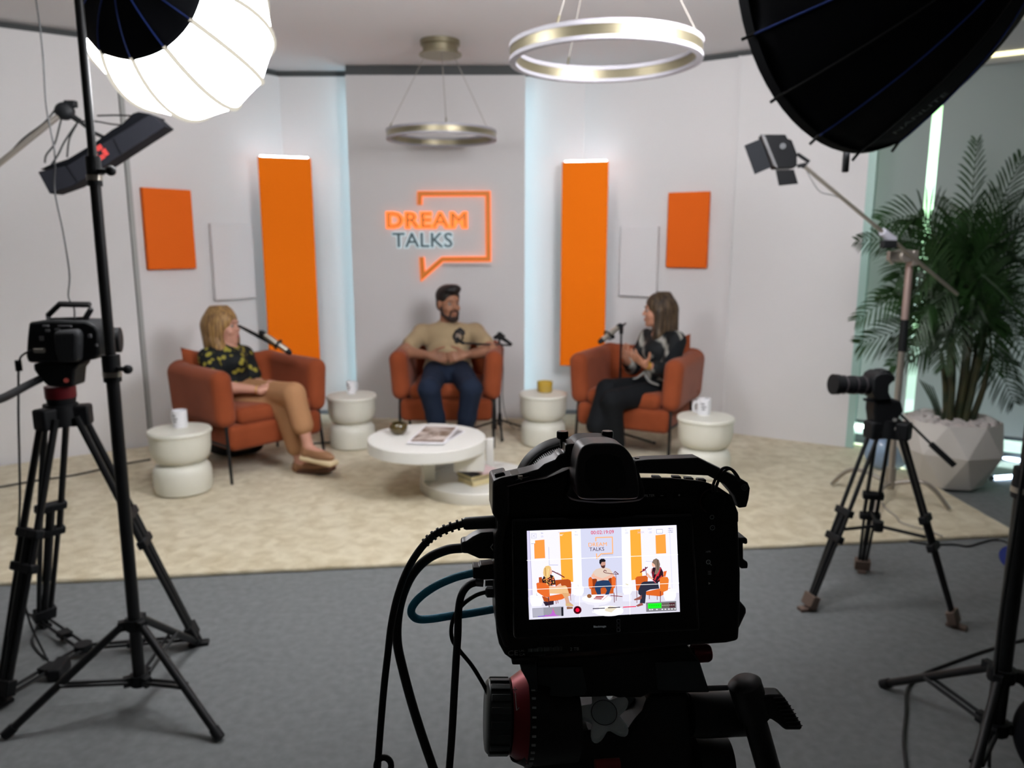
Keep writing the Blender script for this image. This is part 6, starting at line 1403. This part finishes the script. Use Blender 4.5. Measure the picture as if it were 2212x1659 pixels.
# ---------- the woman on the left ----------
m_cur_skin = mat('skin_fair', '#bd8c78', .5, spec=.3, bump=.03, bscale=300)
W = dict(pel=at(494, 832, 4.93), bel=at(492, 808, 4.93), che=at(488, 776, 4.93), nk=at(490, 748, 4.94), sN=at(448, 772, 4.80), sF=at(528, 766, 5.06),
         eN=at(478, 836, 4.66), eF=at(552, 828, 5.00), wN=at(566, 843, 4.66), wF=at(578, 832, 4.86), hN=at(520, 856, 4.80), hF=at(532, 846, 4.94), kN=at(612, 880, 4.70), kF=at(634, 852, 4.60), aN=at(646, 990, 4.70), aF=at(665, 958, 4.56))
hc = at(484, 706, 4.94); Rh = orient((.96, -.16, .02)); s_ = .98; hp, T = head_prims(hc, Rh, s_, .95); R_ = lambda *a: tuple(v*s_ for v in a)
ax = (W['sF']-W['sN']); ax.z = 0; ax.normalize(); fw = Vector((ax.y, -ax.x, 0)); Rw = Matrix((ax, -fw, Vector((0, 0, 1)))).transposed()
skin = hp+[K(W['nk'], hc+Rh @ Vector((0, -.02, -.05)), .046, .045), El(W['che'], (.13, .085, .12), Rw, k=.04), El(W['bel'], (.12, .09, .11), Rw, k=.04), El(W['pel'], (.15, .12, .09), Rw, k=.04), K(W['sN'], W['sF'], .038, k=.04)]
skin += limb(W['sN'], W['eN'], W['wN'], .042, .034, .034, .023)+limb(W['sF'], W['eF'], W['wF'], .042, .034, .034, .023)
dN = (at(598, 822, 4.74)-W['wN']).normalized(); dF = (at(606, 824, 4.72)-W['wF']).normalized()
skin += hand_prims(W['wN'], dN, (0, .3, -1), side=1, curl=(.4, .6, .4), s=.93)+hand_prims(W['wF']+Vector((0, 0, .012)), dF, (0, -.3, -1), side=-1, curl=(.45, .7, .5), s=.93)
for a, b, c in (('hN', 'kN', 'aN'), ('hF', 'kF', 'aF')):
    skin += [K(W[a], W[b], .065, .048), K(W[b], W[b].lerp(W[c], .35), .048, .047), K(W[b].lerp(W[c], .35), W[c], .047, .031)]
fN = at(722, 1010, 4.62); fF = at(714, 988, 4.47); fN.z = max(fN.z, .095)
for a, f in (('aN', fN), ('aF', fF)): skin += [K(W[a]+Vector((0, 0, -.03)), f, .030, .022, k=.02)]
wl_ = person('blonde woman in a black floral blouse and tan trousers, legs crossed, in the left armchair', skin, (W['pel'].x, W['pel'].y, .47))
face_parts(wl_, T, Rh, s_, mat('lip_rose', '#a85a58', .45), mat('brow_brown', '#6a4a30', .7), '#30281f')
m_hbl = hair_mat('hair_blonde', '#664a2c', '#a5814f')
blob([El(T(0, -.024, .042), R_(.096, .112, .098), Rh), K(T(-.078, -.01, .0), T(-.085, -.005, -.15), .040, .036, k=.03), K(T(.078, -.01, .0), T(.085, -.005, -.15), .040, .036, k=.03), K(T(0, -.085, 0), T(0, -.085, -.16), .075, .060, k=.04), K(T(-.09, 0, -.12), T(-.085, .03, -.215), .040, .026, k=.03), K(T(.09, 0, -.12), T(.085, .035, -.215), .040, .026, k=.03),
      El(T(0, .118, -.04), R_(.076, .072, .105), Rh, neg=True, k=.012)], .0065, 'hair', m_hbl, wl_)
rn = random.Random(2); pa_ = []
for k in range(90):
    sx = rn.choice((-1, 1)); a = rn.uniform(-1.9, .45); x = math.cos(a)*.092*sx if abs(a) < PI/2 else -math.cos(a)*.092*sx; y = -.015+math.sin(a)*.105
    w1 = rn.uniform(-.012, .012); pa_.append([T(x*.45, y*.6-.01, .135), T(x*.95, y*.95, .085), T(x*1.13+w1, y*1.08, -.01), T(x*1.22-w1, y*1.05+.008, -.10), T(x*1.12+w1, y*.98+.01, -.17-rn.random()*.05)])
locks(wl_, 'hair_locks', m_hbl, pa_, .0085)
def pattern_mat(name, base, cols, scale=18, thr=.33, stretch=(1, 1, 1)):
    m = mat(name, base, .7, bump=.2, bscale=25, spec=.25); nt = m.node_tree; b = nt.nodes['Principled BSDF']; L = nt.links.new
    tc = nt.nodes.new('ShaderNodeTexCoord'); mp = nt.nodes.new('ShaderNodeMapping'); mp.inputs['Scale'].default_value = stretch
    v = nt.nodes.new('ShaderNodeTexVoronoi'); v.inputs['Scale'].default_value = scale; n = nt.nodes.new('ShaderNodeTexNoise'); n.inputs['Scale'].default_value = scale*2.5
    ad = nt.nodes.new('ShaderNodeMath'); ad.operation = 'MULTIPLY_ADD'; ad.inputs[1].default_value = .30
    r = nt.nodes.new('ShaderNodeValToRGB'); r.color_ramp.interpolation = 'LINEAR'
    r.color_ramp.elements[0].position = thr-.06; r.color_ramp.elements[0].color = s2l(cols[0]); r.color_ramp.elements[1].position = thr+.03; r.color_ramp.elements[1].color = s2l(base)
    L(tc.outputs['Object'], mp.inputs[0]); L(mp.outputs[0], v.inputs['Vector']); L(mp.outputs[0], n.inputs['Vector']); L(n.outputs['Fac'], ad.inputs[0]); L(v.outputs['Distance'], ad.inputs[2]); L(ad.outputs[0], r.inputs['Fac']); L(r.outputs['Color'], b.inputs['Base Color'])
    return m
m_flor = pattern_mat('floral_blouse', '#0d1214', ['#8f8634'], scale=23, thr=.53)
bl_ = [El(W['che'], (.150, .105, .125), Rw, k=.05), El(W['che']+Vector((.05, -.05, -.01)), (.10, .08, .08), k=.05), El(W['bel'], (.14, .115, .12), Rw, k=.05), El(W['pel']+Vector((0, 0, .03)), (.155, .13, .07), Rw, k=.04), K(W['sN'], W['sF'], .050, k=.05), K(W['nk']-Vector((0, 0, .03)), W['nk'], .06, .052, k=.03),
       K(W['sN'], W['sN'].lerp(W['eN'], .72), .056, .058, k=.03), K(W['sF'], W['sF'].lerp(W['eF'], .72), .056, .058, k=.03), K(W['nk']+Vector((.03, -.01, .0)), W['nk']+Vector((.03, -.01, .10)), .040, .05, neg=True)]
blob(bl_, .0065, 'blouse', m_flor, wl_)
m_tan = mat('tan_trousers', '#a87c58', .85, bump=.25, bscale=24, spec=.2)
tr = [El(W['pel']+Vector((0, 0, -.015)), (.16, .13, .095), Rw, k=.04), K(W['hN'], W['kN'], .092, .072, k=.03), K(W['kN'], W['kN'].lerp(W['aN'], .78), .070, .056, k=.02), K(W['hF'], W['kF'], .088, .074, k=.025), K(W['kF'], W['kF'].lerp(W['aF'], .62), .070, .066, k=.02)]
blob(tr, .0065, 'trousers', m_tan, wl_)
m_sho = mat('tan_leather_shoe', '#8c6546', .5); m_sole = mat('cream_wedge_sole', '#d9c6a0', .6)
for a, f, nm, ms in (('aN', fN, 'shoe', mat('brown_wedge_sole', '#5e4030', .6)), ('aF', fF, 'shoe', m_sole)):
    A_ = W[a]+Vector((-.01, 0, -.055)); d = (f-A_).normalized(); R2_ = orient(d); c = A_.lerp(f, .50)
    o = blob([El(c+Vector((0, 0, .0)), (.043, .125, .036), R2_), K(A_, A_+Vector((0, 0, .01)), .040, .036), El(c+d*.0+Vector((0, 0, .052)), (.024, .05, .024), R2_, neg=True)], .005, 'shoe', m_sho, wl_)
    blob([Bx(c+Vector((0, 0, -.034)), (.042, .128, .016), .012, R2_)], .005, 'sole', ms, o)
q = MB(); bp_ = W['wN']+(W['wN']-W['eN']).normalized()*-.03; dd = (W['wN']-W['eN']).normalized(); x1, y1 = frame(dd); q.tube([bp_+(x1*math.cos(2*PI*k/20)+y1*math.sin(2*PI*k/20))*.0285 for k in range(20)], .0035, 8, closed=True); q.build('bracelet', mat('gold', '#c8a24a', .3, metal=.9), wl_)

# ---------- the woman on the right ----------
m_cur_skin = mat('skin_warm', '#b07d64', .5, spec=.3, bump=.03, bscale=300)
V_ = dict(pel=at(1436, 824, 5.24), bel=at(1434, 795, 5.25), che=at(1430, 752, 5.27), nk=at(1427, 718, 5.29), sN=at(1461, 733, 5.14), sF=at(1399, 727, 5.42),
          eN=at(1443, 803, 5.02), eF=at(1366, 792, 5.36), wN=at(1393, 788, 4.95), wF=at(1353, 779, 5.20), hN=at(1415, 850, 5.12), hF=at(1400, 838, 5.30), kN=at(1322, 866, 4.90), kF=at(1312, 842, 5.02), aN=at(1325, 966, 4.98), aF=at(1284, 936, 4.92))
hc = at(1421, 672, 5.29); Rh = orient((-.97, .10, -.02)); s_ = .97; hp, T = head_prims(hc, Rh, s_, .93); R_ = lambda *a: tuple(v*s_ for v in a)
ax = (V_['sN']-V_['sF']); ax.z = 0; ax.normalize(); Rw = Matrix((ax, Vector((-ax.y, ax.x, 0)), Vector((0, 0, 1)))).transposed()
skin = hp+[K(V_['nk'], hc+Rh @ Vector((0, -.02, -.05)), .044, .043), El(V_['che'], (.13, .085, .12), Rw, k=.04), El(V_['bel'], (.115, .085, .11), Rw, k=.04), El(V_['pel'], (.145, .12, .09), Rw, k=.04), K(V_['sN'], V_['sF'], .036, k=.04)]
skin += limb(V_['sN'], V_['eN'], V_['wN'], .040, .033, .033, .023)+limb(V_['sF'], V_['eF'], V_['wF'], .040, .033, .033, .023)
skin += hand_prims(V_['wN'], at(1358, 762, 4.90)-V_['wN'], (.15, .5, .75), side=-1, curl=(.15, .3, .25), s=.93, spread=.3, thumb=(.25, 1.0, .35)) + hand_prims(V_['wF'], at(1342, 752, 5.12)-V_['wF'], (.6, -.5, .3), side=1, curl=(.2, .35, .25), s=.93, spread=.25)
for a, b, c in (('hN', 'kN', 'aN'), ('hF', 'kF', 'aF')):
    skin += [K(V_[a], V_[b], .062, .046), K(V_[b], V_[b].lerp(V_[c], .35), .046, .045), K(V_[b].lerp(V_[c], .35), V_[c], .045, .030)]
gN = V_['aN']+Vector((-.15, -.06, -.06)); gF = V_['aF']+Vector((-.13, -.05, -.06))
gN.z = max(gN.z, .055)
for a, f in (('aN', gN), ('aF', gF)): skin += [K(V_[a]+Vector((0, 0, -.02)), f, .028, .020, k=.02)]
wr = person('long-haired woman in black with grey streaks, gesturing with both hands, in the right armchair', skin, (V_['pel'].x, V_['pel'].y, .47))
face_parts(wr, T, Rh, s_, mat('lip_rose', '#a85a58', .45), mat('brow_dark', '#3a2c22', .7))
m_hbr = hair_mat('hair_brown', '#241a12', '#54432f')
blob([El(T(0, -.022, .042), R_(.088, .108, .095), Rh), K(T(.072, -.005, .0), T(.074, .0, -.17), .034, .030, k=.03), K(T(-.072, -.005, .0), T(-.074, .0, -.17), .034, .030, k=.03), K(T(0, -.08, 0), T(0, -.095, -.22), .066, .050, k=.04), K(T(-.070, .0, -.16), T(-.055, .05, -.29), .034, .016, k=.03), K(T(.070, 0, -.16), T(.055, .055, -.30), .034, .016, k=.03),
      El(T(0, .118, -.04), R_(.076, .070, .105), Rh, neg=True, k=.012)], .0065, 'hair', m_hbr, wr)
pa_ = []
for k in range(90):
    sx = rn.choice((-1, 1)); a = rn.uniform(-1.9, .40); x = abs(math.cos(a))*.086*sx; y = -.015+math.sin(a)*.102; w1 = rn.uniform(-.008, .008)
    pa_.append([T(x*.45, y*.6-.01, .132), T(x*.95, y*.95, .08), T(x*1.08+w1, y*1.05, -.02), T(x*1.10-w1, y*1.05, -.13), T(x*.9+w1, y*1.0+.012, -.24-rn.random()*.05)])
locks(wr, 'hair_locks', m_hbr, pa_, .007)
m_strk = pattern_mat('streaked_blouse', '#0f1214', ['#77766f'], scale=9, thr=.60, stretch=(1.9, 1.9, .5))
_nt = m_strk.node_tree; _w = _nt.nodes.new('ShaderNodeTexWave'); _w.inputs['Scale'].default_value = 3.2; _w.inputs['Distortion'].default_value = 7.0; _w.inputs['Detail'].default_value = 2.0; _w.inputs['Detail Scale'].default_value = 1.6; _w.bands_direction = 'X'
_tc = _nt.nodes.new('ShaderNodeTexCoord'); _r = _nt.nodes.new('ShaderNodeValToRGB'); _r.color_ramp.elements[0].position = .50; _r.color_ramp.elements[1].position = .95; _r.color_ramp.elements[0].color = s2l('#0f1214'); _r.color_ramp.elements[1].color = s2l('#94928a')
_nt.links.new(_tc.outputs['Object'], _w.inputs['Vector']); _nt.links.new(_w.outputs['Fac'], _r.inputs['Fac']); _nt.links.new(_r.outputs['Color'], _nt.nodes['Principled BSDF'].inputs['Base Color'])
m_blkc = mat('black_cloth', '#0f1215', .85, bump=.25, bscale=24, spec=.2)
bb_ = [El(V_['che'], (.145, .10, .125), Rw, k=.05), El(V_['che']+Vector((-.05, -.03, -.02)), (.09, .09, .08), k=.05), El(V_['bel'], (.135, .11, .12), Rw, k=.05), El(V_['pel']+Vector((0, 0, .035)), (.15, .13, .07), Rw, k=.04), K(V_['sN'], V_['sF'], .048, k=.05), K(V_['nk']-Vector((0, 0, .03)), V_['nk'], .055, .048, k=.03),
       K(V_['sN'], V_['eN'], .056, .056, k=.03), K(V_['eN'], V_['eN'].lerp(V_['wN'], .55), .056, .046, k=.02), K(V_['sF'], V_['eF'], .055, .054, k=.03), K(V_['eF'], V_['eF'].lerp(V_['wF'], .6), .054, .046, k=.02), K(V_['nk']+Vector((-.03, -.01, 0)), V_['nk']+Vector((-.03, -.01, .1)), .04, .05, neg=True)]
blo = blob(bb_, .0065, 'blouse', m_strk, wr)
sl = blob([K(V_['sN']+Vector((.012, .0, -.01)), V_['eN']+Vector((.014, .004, .03)), .058, .056, k=.03), El(V_['bel']+Vector((.05, .03, .02)), (.10, .10, .12), k=.04)], .0065, 'sleeve', m_blkc, blo)
sl['label'] = 'plain black sleeve and back'
tr = [El(V_['pel']+Vector((0, 0, -.015)), (.155, .13, .09), Rw, k=.04), K(V_['hN'], V_['kN'], .090, .070, k=.03), K(V_['kN'], V_['aN']+Vector((0, 0, .03)), .068, .078, k=.02), K(V_['hF'], V_['kF'], .086, .072, k=.025), K(V_['kF'], V_['kF'].lerp(V_['aF'], .82), .070, .072, k=.02)]
blob(tr, .0065, 'trousers', m_blkc, wr)
for a, f in (('aN', gN), ('aF', gF)):
    d = (f-V_[a]); d.z *= .6; R2_ = orient(d); c = f.lerp(V_[a], .2)+Vector((0, 0, -.012))
    blob([El(c, (.034, .085, .024), R2_), El(c+Vector((.02, 0, .03)), (.024, .05, .024), R2_, neg=True)], .005, 'flat_shoe', mat('dark_brown_shoe', '#4a3024', .5), wr)
q = MB(); dd = (V_['wN']-V_['eN']).normalized(); bp_ = V_['wN']-dd*.03; x1, y1 = frame(dd)
for k2 in range(3): q.tube([bp_+dd*.008*k2+(x1*math.cos(2*PI*k/20)+y1*math.sin(2*PI*k/20))*.027 for k in range(20)], .0032, 8, closed=True)
q.build('bracelet', mat('gold', '#c8a24a', .3, metal=.9), wr)
# the stacked bracelets' ring on her finger is too small to see; knotted blouse hem at the waist
q = MB(); w0 = at(1386, 806, 5.02)
for p2 in ([w0+Vector((.02, 0, .01)), w0+Vector((-.03, -.01, -.03)), w0+Vector((-.06, -.01, -.035))], [w0+Vector((.02, 0, 0)), w0+Vector((.05, -.02, -.05)), w0+Vector((.11, -.03, -.075))]): q.tube(spline(p2, 5), [.016-.0008*i for i in range(11)], 8, flat=.5)
q.build('tied_hem', mat('grey_silk', '#7e7d78', .6), blo)
